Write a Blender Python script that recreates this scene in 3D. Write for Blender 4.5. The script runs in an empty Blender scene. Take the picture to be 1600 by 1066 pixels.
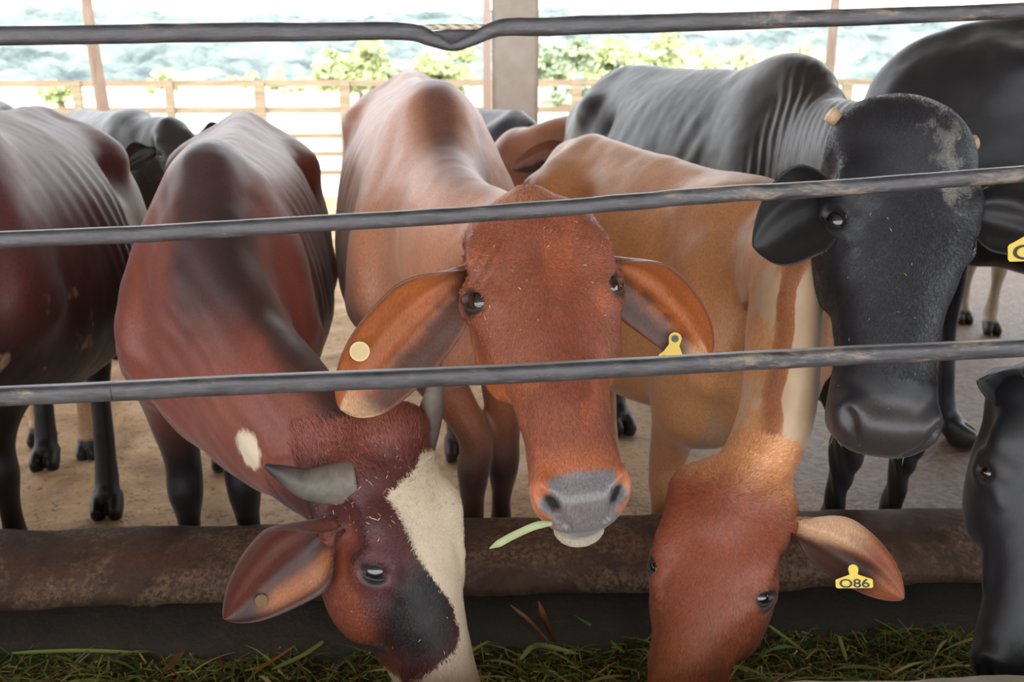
import bpy, math, random
import numpy as np
from mathutils import Vector

S = bpy.context.scene
COL = S.collection
PI = math.pi

# ------------------------------------------------------------------ camera, light, exposure
F_PX = 1555.0
PITCH = math.radians(14.9)
CAM_H = 1.42
cam_d = bpy.data.cameras.new('camera')
cam = bpy.data.objects.new('camera', cam_d)
COL.objects.link(cam)
cam.location = (0, 0, CAM_H)
cam.rotation_euler = (PI / 2 - PITCH, 0, 0)
cam_d.sensor_width = 36.0
cam_d.lens = F_PX / 1600 * 36.0
cam_d.clip_end = 2000
cam_d.clip_start = 0.05
cam_d.dof.use_dof = True
cam_d.dof.focus_distance = 1.52
cam_d.dof.aperture_fstop = 7.0
S.camera = cam

S.view_settings.view_transform = 'Standard'
S.view_settings.look = 'None'
S.view_settings.gamma = 1.0
S.view_settings.use_curve_mapping = False
S.view_settings.exposure = 1.05

world = bpy.data.worlds.new('overcast_sky')
S.world = world
world.use_nodes = True
wn = world.node_tree.nodes
wl = world.node_tree.links
bg = wn['Background']
bg.inputs['Color'].default_value = (0.93, 0.96, 1.0, 1)
bg.inputs['Strength'].default_value = 1.9

sun_d = bpy.data.lights.new('hazy_sun', 'SUN')
sun_d.energy = 3.5
sun_d.angle = math.radians(40)
sun_d.color = (1.0, 0.96, 0.9)
sun = bpy.data.objects.new('hazy_sun', sun_d)
COL.objects.link(sun)
sun.rotation_euler = (math.radians(38), 0, math.radians(-12))

ROOF_Y0, ROOF_Y1, ROOF_Z0, ROOF_Z1 = -3.6, 7.0, 3.3, 4.5  # unseen roof; its ends are set to cut front light and clear the column

# ------------------------------------------------------------------ basic helpers
def V(*a):
    return np.array(a, dtype=np.float64)

CP, SP = math.cos(PITCH), math.sin(PITCH)

def pix(p):
    """photo pixel a world point projects to"""
    x, y, z = p[0], p[1], p[2] - CAM_H
    dep = y * CP - z * SP
    return 800 + F_PX * x / dep, 533 - F_PX * (y * SP + z * CP) / dep, dep

def at(px, py, Y):
    """world point seen at photo pixel (px, py) at depth Y metres in front of the place the photographer stood"""
    dx = (px - 800) / F_PX
    dy = (533 - py) / F_PX
    d = V(dx, CP + dy * SP, -SP + dy * CP)
    return V(0, 0, CAM_H) + d * (Y / d[1])

def gp(px, py):
    """point on the floor seen at a pixel"""
    d = at(px, py, 1.0) - V(0, 0, CAM_H)
    t = -CAM_H / d[2]
    return (d[0] * t, d[1] * t)

def xy(px, py, Y):
    p = at(px, py, Y)
    return (p[0], p[1])

def srgb(h):
    if isinstance(h, str):
        c = [int(h[i:i + 2], 16) / 255 for i in (0, 2, 4)]
    else:
        c = list(h)
    return np.array([x / 12.92 if x <= .04045 else ((x + .055) / 1.055) ** 2.4 for x in c])

def unit(v):
    v = np.asarray(v, float)
    return v / (np.linalg.norm(v) + 1e-12)

def sstep(a, b, x):
    t = np.clip((x - a) / (b - a), 0, 1)
    return t * t * (3 - 2 * t)

def vnoise(p, scale, seed=0):
    """cheap smooth value noise, p n x 3, 0..1"""
    q = p * scale
    i = np.floor(q).astype(np.int64)
    f = q - i
    f = f * f * (3 - 2 * f)
    def h(ix, iy, iz):
        n = ix * 374761393 + iy * 668265263 + iz * 2147483647 + seed * 1274126177
        n = (n ^ (n >> 13)) * 1274126177
        n = n ^ (n >> 16)
        return (n & 0xffff) / 65535.0
    r = 0
    for a in (0, 1):
        for b in (0, 1):
            for c in (0, 1):
                w = (f[:, 0] if a else 1 - f[:, 0]) * (f[:, 1] if b else 1 - f[:, 1]) * (f[:, 2] if c else 1 - f[:, 2])
                r = r + w * h(i[:, 0] + a, i[:, 1] + b, i[:, 2] + c)
    return r

def fbm(p, scale, seed=0, o=3):
    return sum(vnoise(p, scale * 2 ** k, seed + k) * .5 ** k for k in range(o)) / sum(.5 ** k for k in range(o))

def tag(o, label=None, cat=None, group=None, kind=None):
    if label: o['label'] = label
    if cat: o['category'] = cat
    if group: o['group'] = group
    if kind: o['kind'] = kind
    return o

def empty(name, loc, label, cat, group=None):
    o = bpy.data.objects.new(name, None)
    o.empty_display_size = .1
    COL.objects.link(o)
    o.location = Vector(loc)
    return tag(o, label, cat, group)

def link_mesh(name, verts, faces, mat, parent=None, smooth=True, attrs=None, loops_quads=None):
    """one mesh object; verts are world coordinates; a parent is an unrotated empty, so they are moved by its location"""
    verts = np.asarray(verts, dtype=np.float64)
    origin = np.zeros(3)
    pl = np.zeros(3)
    if parent is not None:
        pl = np.array(parent['_w']) if '_w' in parent else np.array(parent.location)
    else:
        lo, hi = verts.min(0), verts.max(0)
        origin = np.array([(lo[0] + hi[0]) / 2, (lo[1] + hi[1]) / 2, lo[2]])
    me = bpy.data.meshes.new(name)
    vv = verts - (pl if parent is not None else origin)
    if isinstance(faces, np.ndarray):
        n = faces.shape[1]
        me.vertices.add(len(vv)); me.vertices.foreach_set('co', vv.astype(np.float32).ravel())
        me.loops.add(faces.size); me.loops.foreach_set('vertex_index', faces.astype(np.int32).ravel())
        me.polygons.add(len(faces))
        me.polygons.foreach_set('loop_start', np.arange(0, faces.size, n, dtype=np.int32))
        me.update(calc_edges=True)
    else:
        me.from_pydata([tuple(v) for v in vv], [], [tuple(int(i) for i in f) for f in faces])
        me.update()
    me.validate()
    if smooth:
        me.polygons.foreach_set('use_smooth', np.ones(len(me.polygons), dtype=bool))
    if attrs:
        for k, a in attrs.items():
            if a.ndim == 2:
                t = me.attributes.new(k, 'FLOAT_COLOR', 'POINT')
                t.data.foreach_set('color', np.c_[a, np.ones(len(a))].astype(np.float32).ravel())
            else:
                t = me.attributes.new(k, 'FLOAT', 'POINT')
                t.data.foreach_set('value', a.astype(np.float32))
    for m in (mat if isinstance(mat, (list, tuple)) else [mat]):
        me.materials.append(m)
    o = bpy.data.objects.new(name, me)
    COL.objects.link(o)
    if parent is not None:
        o.parent = parent
    else:
        o.location = Vector(origin)
    o['_w'] = [float(x) for x in (pl if parent is not None else origin)]
    return o

# ------------------------------------------------------------------ material helpers
def new_mat(name):
    m = bpy.data.materials.new(name)
    m.use_nodes = True
    return m, m.node_tree.nodes, m.node_tree.links, m.node_tree.nodes['Principled BSDF']

def lin(c):
    return tuple(srgb(c)) + (1,)

def simple_mat(name, col, rough=.6, metal=0, spec=.5, coat=0):
    m, n, l, b = new_mat(name)
    b.inputs['Base Color'].default_value = lin(col)
    b.inputs['Roughness'].default_value = rough
    b.inputs['Metallic'].default_value = metal
    b.inputs['Specular IOR Level'].default_value = spec
    b.inputs['Coat Weight'].default_value = coat
    return m

def noise_node(n, l, scale, detail=4, rough=.55, vec=None, dist=0):
    t = n.new('ShaderNodeTexNoise')
    t.inputs['Scale'].default_value = scale
    t.inputs['Detail'].default_value = detail
    t.inputs['Roughness'].default_value = rough
    t.inputs['Distortion'].default_value = dist
    if vec is not None:
        l.new(vec, t.inputs['Vector'])
    return t

def ramp(n, l, fac, stops):
    r = n.new('ShaderNodeValToRGB')
    e = r.color_ramp.elements
    while len(e) < len(stops):
        e.new(.5)
    for k, (p, c) in enumerate(stops):
        e[k].position = p
        e[k].color = lin(c) if not isinstance(c, float) else (c, c, c, 1)
    l.new(fac, r.inputs['Fac'])
    return r

def mixc(n, l, fac, a, b, mode='MIX'):
    x = n.new('ShaderNodeMix')
    x.data_type = 'RGBA'
    x.blend_type = mode
    for s, v in ((x.inputs[0], fac), (x.inputs[6], a), (x.inputs[7], b)):
        if hasattr(v, 'is_linked') or hasattr(v, 'links'):
            l.new(v, s)
        elif isinstance(v, (int, float)):
            s.default_value = v
        else:
            s.default_value = lin(v)
    return x.outputs[2]

def bump(n, l, h, strength, dist, base=None):
    b = n.new('ShaderNodeBump')
    b.inputs['Strength'].default_value = strength
    b.inputs['Distance'].default_value = dist
    l.new(h, b.inputs['Height'])
    if base is not None:
        l.new(base, b.inputs['Normal'])
    return b.outputs['Normal']

def mapping(n, l, scale=(1, 1, 1), coord='Object', rot=(0, 0, 0)):
    tc = n.new('ShaderNodeTexCoord')
    mp = n.new('ShaderNodeMapping')
    mp.inputs['Scale'].default_value = scale
    mp.inputs['Rotation'].default_value = rot
    l.new(tc.outputs[coord], mp.inputs['Vector'])
    return mp.outputs['Vector']

def coat_mat(name, rough=.46, spec=.45, hair=(70, 70, 22), strength=.35, patch='e6d9c2', sheen=.0):
    """short animal hair: colour from the coat attribute, white patches where 'patch' is over 0, hair streaks as bump"""
    m, n, l, b = new_mat(name)
    at_ = n.new('ShaderNodeAttribute'); at_.attribute_name = 'coat'
    pa = n.new('ShaderNodeAttribute'); pa.attribute_name = 'patch'
    vec = mapping(n, l, hair)
    streak = noise_node(n, l, 5.0, 3, .6, vec)
    big = noise_node(n, l, 9.0, 3, .6, mapping(n, l, (1, 1, 1)))
    r1 = ramp(n, l, streak.outputs['Fac'], [(.25, .66), (.75, 1.28)])
    r2 = ramp(n, l, big.outputs['Fac'], [(.3, .88), (.7, 1.1)])
    c = mixc(n, l, 1.0, at_.outputs['Color'], r1.outputs['Color'], 'MULTIPLY')
    c = mixc(n, l, 1.0, c, r2.outputs['Color'], 'MULTIPLY')
    # patch edge broken up by hair
    edge = noise_node(n, l, 60.0, 3, .7, mapping(n, l, (1, 1, .45)))
    mm = n.new('ShaderNodeMath'); mm.operation = 'MULTIPLY_ADD'
    l.new(edge.outputs['Fac'], mm.inputs[0]); mm.inputs[1].default_value = .03
    l.new(pa.outputs['Fac'], mm.inputs[2])
    mr = n.new('ShaderNodeMapRange')
    mr.inputs['From Min'].default_value = .010; mr.inputs['From Max'].default_value = .020
    l.new(mm.outputs[0], mr.inputs['Value'])
    pc = mixc(n, l, 1.0, patch, r2.outputs['Color'], 'MULTIPLY')
    c = mixc(n, l, mr.outputs['Result'], c, pc)
    l.new(c, b.inputs['Base Color'])
    wet = n.new('ShaderNodeAttribute'); wet.attribute_name = 'wet'
    mr2 = n.new('ShaderNodeMapRange')
    mr2.inputs['To Min'].default_value = rough; mr2.inputs['To Max'].default_value = .22
    l.new(wet.outputs['Fac'], mr2.inputs['Value'])
    l.new(mr2.outputs['Result'], b.inputs['Roughness'])
    b.inputs['Specular IOR Level'].default_value = spec
    if sheen:
        b.inputs['Sheen Weight'].default_value = sheen
        b.inputs['Sheen Roughness'].default_value = .4
    n1 = bump(n, l, streak.outputs['Fac'], strength, .0012)
    n2 = bump(n, l, big.outputs['Fac'], .25, .006, n1)
    l.new(n2, b.inputs['Normal'])
    return m

# ------------------------------------------------------------------ implicit-surface toolbox
MARG = .035

def catmull(P, n):
    P = np.asarray(P, float)
    out = []
    m = len(P)
    for i in range(m - 1):
        p0 = P[max(i - 1, 0)]; p1 = P[i]; p2 = P[i + 1]; p3 = P[min(i + 2, m - 1)]
        if i == 0: p0 = 2 * p1 - p2
        if i == m - 2: p3 = 2 * p2 - p1
        for t in np.arange(n) / n:
            out.append(.5 * ((2 * p1) + (-p0 + p2) * t + (2 * p0 - 5 * p1 + 4 * p2 - p3) * t * t + (-p0 + 3 * p1 - 3 * p2 + p3) * t ** 3))
    out.append(P[-1])
    return np.array(out)

class Field:
    def __init__(self, lo, hi, h):
        self.h = h
        self.lo = np.asarray(lo, float)
        self.n = np.ceil((np.asarray(hi) - self.lo) / h).astype(int) + 1
        self.d = np.full(self.n, 1.0, dtype=np.float32)

    def box(self, lo, hi):
        a = np.maximum(np.floor((np.asarray(lo) - self.lo) / self.h).astype(int), 0)
        b = np.minimum(np.ceil((np.asarray(hi) - self.lo) / self.h).astype(int) + 1, self.n)
        return a, b

    def grid(self, a, b):
        return [((np.arange(a[i], b[i]) * self.h) + self.lo[i]).astype(np.float32).reshape([-1 if j == i else 1 for j in range(3)]) for i in range(3)]

    def blend(self, a, b, f, k, sub=False):
        s = tuple(slice(a[i], b[i]) for i in range(3))
        d = self.d[s]
        if sub:
            f = -f
            if k > 0:
                hh = np.clip(.5 - .5 * (f - d) / k * -1, 0, 1)
                hh = np.clip(.5 + .5 * (f - d) / k, 0, 1)
                self.d[s] = d * (1 - hh) + f * hh + k * hh * (1 - hh)
            else:
                self.d[s] = np.maximum(d, f)
            return
        if k > 0:
            hh = np.clip(.5 + .5 * (d - f) / k, 0, 1)
            self.d[s] = d * (1 - hh) + f * hh - k * hh * (1 - hh)
        else:
            self.d[s] = np.minimum(d, f)

    def ell(self, c, r, R=None, k=.03, sub=False, p=2):
        """ellipsoid: centre, radii, rotation matrix (columns = axes)"""
        c = np.asarray(c, float); r = np.asarray(r, float) * np.ones(3)
        R = np.eye(3) if R is None else R
        ext = np.abs(R * r).sum(1) + k + 2 * self.h
        a, b = self.box(c - ext, c + ext)
        if np.any(b - a <= 0): return
        X, Y, Z = self.grid(a, b)
        x, y, z = X - c[0], Y - c[1], Z - c[2]
        u = [x * R[0, i] + y * R[1, i] + z * R[2, i] for i in range(3)]
        k1 = np.sqrt(sum((u[i] / r[i]) ** 2 for i in range(3)))
        k2 = np.sqrt(sum((u[i] / r[i] ** 2) ** 2 for i in range(3))) + 1e-6
        self.blend(a, b, (k1 * (k1 - 1) / k2).astype(np.float32), k, sub)

    def chain(self, pts, k=.03, egg=0, n=5, p=2.0, sub=False, closed=False):
        """pts: list of (pos, a, b[, up]); a = half width across, b = half height along up"""
        up0 = V(0, 0, 1)
        rows = []
        for q in pts:
            u = q[3] if len(q) > 3 and q[3] is not None else up0
            up0 = u
            rows.append(np.r_[q[0], q[1], q[2], unit(u)])
        C = catmull(rows, n)
        C[:, 3:5] = np.maximum(C[:, 3:5], .003)
        T = np.gradient(C[:, :3], axis=0)
        T /= np.linalg.norm(T, axis=1)[:, None] + 1e-9
        U = C[:, 5:8] - T * (C[:, 5:8] * T).sum(1)[:, None]
        U /= np.linalg.norm(U, axis=1)[:, None] + 1e-9
        Sd = np.cross(T, U)
        ext = C[:, 3:5].max() + k + 2 * self.h + MARG * .3
        ga, gb = self.box(C[:, :3].min(0) - ext, C[:, :3].max(0) + ext)
        if np.any(gb - ga <= 0): return
        tmp = np.full(gb - ga, 1.0, dtype=np.float32)
        for i in range(len(C) - 1):
            A, B = C[i, :3], C[i + 1, :3]
            rm = max(C[i, 3:5].max(), C[i + 1, 3:5].max()) * (1 + abs(egg)) + k + 3 * self.h
            a, b = self.box(np.minimum(A, B) - rm, np.maximum(A, B) + rm)
            a = np.maximum(a, ga); b = np.minimum(b, gb)
            if np.any(b - a <= 0): continue
            X, Y, Z = self.grid(a, b)
            x, y, z = X - A[0], Y - A[1], Z - A[2]
            D = B - A
            L2 = D @ D + 1e-12
            t = np.clip((x * D[0] + y * D[1] + z * D[2]) / L2, 0, 1)
            x = x - t * D[0]; y = y - t * D[1]; z = z - t * D[2]
            Tm = unit(T[i] + T[i + 1])
            Ua, Ub = U[i], U[i + 1]
            Sa, Sb = Sd[i], Sd[i + 1]
            dU, dS = Ub - Ua, Sb - Sa
            u = x * (Sa[0] + t * dS[0]) + y * (Sa[1] + t * dS[1]) + z * (Sa[2] + t * dS[2])
            v = x * (Ua[0] + t * dU[0]) + y * (Ua[1] + t * dU[1]) + z * (Ua[2] + t * dU[2])
            w = x * Tm[0] + y * Tm[1] + z * Tm[2]
            ra = C[i, 3] + t * (C[i + 1, 3] - C[i, 3])
            rb = C[i, 4] + t * (C[i + 1, 4] - C[i, 4])
            if egg:
                ra = ra * (1 - egg * np.clip(v / rb, -1, 1))
            rc = np.minimum(ra, rb)
            if p == 2.0:
                k1 = np.sqrt((u / ra) ** 2 + (v / rb) ** 2 + (w / rc) ** 2)
                k2 = np.sqrt((u / ra ** 2) ** 2 + (v / rb ** 2) ** 2 + (w / rc ** 2) ** 2) + 1e-6
                f = k1 * (k1 - 1) / k2
            else:
                k1 = (np.abs(u / ra) ** p + np.abs(v / rb) ** p + np.abs(w / rc) ** p) ** (1 / p) + 1e-6
                f = np.sqrt(u * u + v * v + w * w) * (1 - 1 / k1)
            s = tuple(slice(a[j] - ga[j], b[j] - ga[j]) for j in range(3))
            tmp[s] = np.minimum(tmp[s], f)
        self.blend(ga, gb, tmp, k, sub)

    def mesh(self, smooth=2):
        d = self.d
        d[0] = d[-1] = 1; d[:, 0] = d[:, -1] = 1; d[:, :, 0] = d[:, :, -1] = 1
        s = d < 0
        cnt = np.zeros(np.array(d.shape) - 1, dtype=np.uint8)
        for a in (0, 1):
            for b in (0, 1):
                for c in (0, 1):
                    cnt += s[a:s.shape[0] - 1 + a, b:s.shape[1] - 1 + b, c:s.shape[2] - 1 + c]
        act = (cnt > 0) & (cnt < 8)
        idx = np.argwhere(act)
        imap = np.full(act.shape, -1, dtype=np.int32)
        imap[act] = np.arange(len(idx))
        corner = {}
        for a in (0, 1):
            for b in (0, 1):
                for c in (0, 1):
                    corner[a, b, c] = d[idx[:, 0] + a, idx[:, 1] + b, idx[:, 2] + c]
        acc = np.zeros((len(idx), 3)); num = np.zeros(len(idx))
        for (A, B) in [((a, b, c), (a + (ax == 0), b + (ax == 1), c + (ax == 2))) for ax in range(3)
                       for a in (0, 1) for b in (0, 1) for c in (0, 1) if (a, b, c)[ax] == 0]:
            va, vb = corner[A], corner[B]
            m = (va < 0) != (vb < 0)
            t = np.where(m, va / np.where(m, va - vb, 1), 0)
            for j in range(3):
                acc[:, j] += np.where(m, A[j] + t * (B[j] - A[j]), 0)
            num += m
        P = idx + acc / num[:, None]
        verts = P * self.h + self.lo
        quads = []
        for ax in range(3):
            o1, o2 = [(1, 2), (2, 0), (0, 1)][ax]
            sl0 = [slice(None)] * 3; sl1 = [slice(None)] * 3
            sl0[ax] = slice(0, -1); sl1[ax] = slice(1, None)
            ch = s[tuple(sl0)] != s[tuple(sl1)]
            e = np.argwhere(ch)
            inside = s[tuple(sl0)][ch]
            def cell(d1, d2):
                q = e.copy(); q[:, o1] += d1; q[:, o2] += d2
                return imap[q[:, 0], q[:, 1], q[:, 2]]
            ok = (e[:, o1] > 0) & (e[:, o2] > 0)
            e = e[ok]; inside = inside[ok]
            q = np.stack([cell(-1, -1), cell(0, -1), cell(0, 0), cell(-1, 0)], 1)
            q[~inside] = q[~inside][:, ::-1]
            quads.append(q)
        quads = np.concatenate(quads)
        # smooth
        E = np.concatenate([quads[:, [0, 1]], quads[:, [1, 2]], quads[:, [2, 3]], quads[:, [3, 0]]])
        nv = len(verts)
        deg = np.bincount(E[:, 0], minlength=nv) + np.bincount(E[:, 1], minlength=nv)
        for it in range(smooth):
            for lam in (.6, .5):
                sm = np.stack([np.bincount(E[:, 0], weights=verts[E[:, 1], j], minlength=nv) + np.bincount(E[:, 1], weights=verts[E[:, 0], j], minlength=nv) for j in range(3)], 1)
                verts = verts + lam * (sm / np.maximum(deg, 1)[:, None] - verts)
        # settle the smoothed points back on the surface itself
        for it in range(3):
            g = (verts - self.lo) / self.h
            i = np.clip(np.floor(g).astype(int), 0, np.array(d.shape) - 2)
            f = g - i
            c = {(a, b, e): d[i[:, 0] + a, i[:, 1] + b, i[:, 2] + e] for a in (0, 1) for b in (0, 1) for e in (0, 1)}
            wx, wy, wz = (f[:, 0], f[:, 1], f[:, 2])
            lx = {(b, e): c[0, b, e] * (1 - wx) + c[1, b, e] * wx for b in (0, 1) for e in (0, 1)}
            ly = {e: lx[0, e] * (1 - wy) + lx[1, e] * wy for e in (0, 1)}
            val = ly[0] * (1 - wz) + ly[1] * wz
            nn = vnormals(verts, quads)
            verts = verts - nn * np.clip(val, -self.h, self.h)[:, None] * .8
        sm = np.stack([np.bincount(E[:, 0], weights=verts[E[:, 1], j], minlength=nv) + np.bincount(E[:, 1], weights=verts[E[:, 0], j], minlength=nv) for j in range(3)], 1)
        verts = verts + .4 * (sm / np.maximum(deg, 1)[:, None] - verts)
        return verts, quads

def vnormals(v, q):
    n = np.zeros_like(v)
    fn = np.cross(v[q[:, 2]] - v[q[:, 0]], v[q[:, 3]] - v[q[:, 1]])
    for j in range(4):
        for a in range(3):
            n[:, a] += np.bincount(q[:, j], weights=fn[:, a], minlength=len(v))
    return n / (np.linalg.norm(n, axis=1)[:, None] + 1e-12)

# ------------------------------------------------------------------ cattle builder
H_SCALE = 1.0      # cell size factor of the body surfaces

def tube(pts, n=14, sub=6):
    """open tube mesh with closed ends along points (pos, r)"""
    C = catmull([np.r_[p[0], p[1]] for p in pts], sub)
    T = np.gradient(C[:, :3], axis=0)
    T /= np.linalg.norm(T, axis=1)[:, None] + 1e-9
    u = unit(np.cross(T[0], V(.3, .2, .93)))
    vs, fs = [], []
    for i in range(len(C)):
        u = unit(u - T[i] * (u @ T[i])); w = np.cross(T[i], u)
        for k in range(n):
            a = 2 * PI * k / n
            vs.append(C[i, :3] + C[i, 3] * (math.cos(a) * u + math.sin(a) * w))
    for i in range(len(C) - 1):
        for k in range(n):
            fs.append((i * n + k, i * n + (k + 1) % n, (i + 1) * n + (k + 1) % n, (i + 1) * n + k))
    vs.append(C[0, :3]); vs.append(C[-1, :3])
    for k in range(n):
        fs.append((len(vs) - 2, (k + 1) % n, k))
        fs.append((len(vs) - 1, (len(C) - 1) * n + k, (len(C) - 1) * n + (k + 1) % n))
    return np.array(vs), fs

def ear_mesh(base, tip, width, normal, bend=0.03, curl0=2.6, curl1=.7, thick=.007, peak=.55, tipw=.25, ns=38, nt=22, rootw=.40):
    """a leaf-shaped cupped ear; the hollow side looks along normal. Gives verts, quads, s, t, inner flag"""
    base = np.asarray(base, float); tip = np.asarray(tip, float)
    ax = unit(tip - base); L = np.linalg.norm(tip - base)
    N = unit(normal - ax * (np.asarray(normal) @ ax))
    Sd = np.cross(ax, N)
    if Sd[2] < 0: Sd = -Sd
    vs, ss, tt, inn = [], [], [], []
    ex = .95 - .5 * tipw
    for layer in (0, 1):
        for i in range(ns):
            s = 1 - (1 - i / (ns - 1)) ** 1.6
            if s < peak:
                w = rootw + (1 - rootw) * float(sstep(-.05, 1, s / peak)) ** .8
            else:
                w = max(1 - ((s - peak) / (1 - peak)) ** 2.2, 0) ** ex
            w = width * max(w, .02)
            cu = curl0 + (curl1 - curl0) * float(sstep(0, .5, s))
            R = w / cu
            th = thick * (1 - .55 * s)
            mid = base + ax * L * s + V(0, 0, 1) * bend * (4 * s * (1 - s))
            for j in range(nt):
                t = -1 + 2 * j / (nt - 1)
                a = t * cu * (1 + .12 * math.sin(5 * s + 1))
                nn = -math.cos(a) * N + math.sin(a) * Sd
                wav = .005 * math.sin(8 * s + 2.5 * t) * (1 - s) + .004 * math.cos(3.2 * t * PI) * (1 - abs(t)) * math.sin(PI * s)
                p = mid + Sd * (R * math.sin(a)) + N * (R * (1 - math.cos(a)) + wav)
                p = p + nn * th * layer * (1 - abs(t) ** 6 * .7)
                vs.append(p); ss.append(s); tt.append(t); inn.append(1 - layer)
    q = []
    n0 = ns * nt
    idx = lambda l, i, j: l * n0 + i * nt + j
    for i in range(ns - 1):
        for j in range(nt - 1):
            q.append((idx(0, i, j), idx(0, i, j + 1), idx(0, i + 1, j + 1), idx(0, i + 1, j)))
            q.append((idx(1, i, j), idx(1, i + 1, j), idx(1, i + 1, j + 1), idx(1, i, j + 1)))
        for j in (0, nt - 1):
            q.append((idx(0, i, j), idx(0, i + 1, j), idx(1, i + 1, j), idx(1, i, j)))
    for j in range(nt - 1):
        for i in (0, ns - 1):
            q.append((idx(0, i, j), idx(1, i, j), idx(1, i, j + 1), idx(0, i, j + 1)))
    return np.array(vs), np.array(q), np.array(ss), np.array(tt), np.array(inn, float)

class Head:
    """head frame: x to the animal's left, y out of the forehead, z from poll to muzzle; length poll-muzzle .52"""
    def __init__(self, P, M, X, s=None):
        self.P = np.asarray(P, float)
        z = np.asarray(M, float) - self.P
        self.s = s if s else np.linalg.norm(z) / .54
        z = unit(z)
        x = unit(np.asarray(X, float) - z * (np.asarray(X, float) @ z))
        y = np.cross(z, x)
        self.R = np.stack([x, y, z], 1)
        self.ez, self.wf, self.es = .168, 1.0, 1.0
    def __call__(self, x, y, z):
        return self.P + self.R @ (V(x, y, z) * self.s)
    def dirn(self, x, y, z):
        return self.R @ V(x, y, z)
    def local(self, p):
        return (p - self.P) @ self.R / self.s

HEADSEC = [(-.012, -.088, .066, .045), (.025, -.085, .094, .070), (.07, -.088, .103, .084), (.14, -.092, .104, .090), (.20, -.092, .094, .088), (.255, -.088, .080, .080),
           (.31, -.080, .070, .070), (.38, -.072, .064, .061), (.44, -.069, .069, .057), (.485, -.070, .071, .050), (.51, -.074, .058, .038)]

def eye_frame(H, e):
    n = unit(V(e * .74, .67, -.02))
    med = unit(V(-e * .67, .74, 0))
    a = unit(V(0, 0, .42) + med * .90)
    a = unit(a - n * (a @ n))
    b = np.cross(n, a)
    if b[2] > 0: b = -b          # b points towards the poll: the upper lid
    E = V(e * .0905 * H.wf, -.054, H.ez)
    return E, n, a, b

def sculpt_head(F, H, o):
    s = H.s
    up = H.dirn(0, 1, 0)
    wf = H.wf
    dz = H.ez - .168
    ck = o.get('cheek', .076)
    q_ = H.es
    jw = o.get('jaw', 0)
    mz = o.get('muzzle', 1.0)
    sec = []
    for z, y, a, b in HEADSEC:
        m = wf + (mz - wf) * sstep(.2, .3, z)
        sec.append((H(0, y, z), a * s * m, b * s, up))
    F.chain(sec, k=.03, p=2.35, n=5)
    # lower jaw
    F.chain([(H(0, y, z), a * s, b * s, up) for z, y, a, b in
             [(.10, -.165, .07, .055), (.19, -.190, ck * .93, .062), (.27, -.172, ck * .8, .054), (.36, -.135, .048, .042), (.44 + jw * .6, -.118, .042, .030), (.485 + jw, -.116, .038, .022)]], k=.035 * s)
    for e in (-1, 1):
        F.ell(H(e * ck, -.130, .205), V(.035, .080, .090) * s, H.R, .035 * s)               # cheek
        F.ell(H(e * .076 * wf, -.034, .108 + dz), V(.030, .024, .042) * s, H.R, .035 * s)          # brow
        F.ell(H(e * .066, -.075, .29), V(.010, .012, .075) * s, H.R, .025 * s)                  # facial crest
        F.ell(H(e * .108 * wf, -.085, .085 + dz), V(.018, .030, .035) * s, H.R, .03 * s, sub=True)   # temple
        E, n, a, b = eye_frame(H, e)
        c = V(*E) + n * .004
        RR = H.R @ np.stack([a, b, n], 1)
        F.ell(H(*(c - n * .004)), V(.038, .028, .019) * s * q_, RR, .024 * s)                        # orbit
        F.ell(H(*(c + n * .018 * q_)), V(.026, .018, .017) * s * q_, RR, .006 * s, sub=True)              # opening
        F.chain([(H(*(c + b * .020 - a * .030 + n * .004)), .004 * s, .004 * s, H.dirn(*n)), (H(*(c + b * .024 + n * .009)), .0055 * s, .0055 * s, None), (H(*(c + b * .014 + a * .032 + n * .002)), .003 * s, .003 * s, None)], k=.016 * s)
        F.chain([(H(*(c - b * .012 + a * .030 + n * .001)), .003 * s, .003 * s, H.dirn(*n)), (H(*(c - b * .030 + a * .050 - n * .004)), .003 * s, .003 * s, None)], k=.016 * s)
    # poll
    pk = o.get('poll', 1.0)
    F.ell(H(0, -.058, -.010 - .012 * pk), V(.030, .042, .030 * pk) * s, H.R, .035 * s)
    # nose bridge
    F.ell(H(0, -.034, .36), V(.024, .020, .12) * s, H.R, .04 * s)
    # muzzle pad and lips
    F.ell(H(0, -.058, .500), V(.062 * mz, .042, .028) * s, H.R, .02 * s)
    F.ell(H(0, -.093, .492), V(.060 * mz, .024, .026) * s, H.R, .02 * s)
    for e in (-1, 1):
        F.ell(H(e * .052 * mz, -.042, .482), V(.022, .028, .030) * s, H.R, .018 * s)
        F.chain([(H(e * .028 * mz, -.056, .536), .006 * s, .008 * s, H.dirn(0, 1, 0)), (H(e * .040 * mz, -.040, .524), .010 * s, .011 * s, None),
                 (H(e * .054 * mz, -.024, .505), .014 * s, .015 * s, None), (H(e * .064 * mz, -.022, .488), .009 * s, .010 * s, None)], k=.006 * s, sub=True)
    # mouth slit and lower lip
    F.chain([(H(-.075, -.098, .42), .004 * s, .004 * s, up), (H(-.055, -.112, .49), .006 * s, .004 * s, None), (H(0, -.115, .525), .006 * s, .005 * s, None),
             (H(.055, -.112, .49), .006 * s, .004 * s, None), (H(.075, -.098, .42), .004 * s, .004 * s, None)], k=.006 * s, sub=True)
    F.ell(H(0, -.127 - o.get('mouth', 0), .490 + jw), V(.044, .017, .032) * s, H.R, .012 * s)

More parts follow.
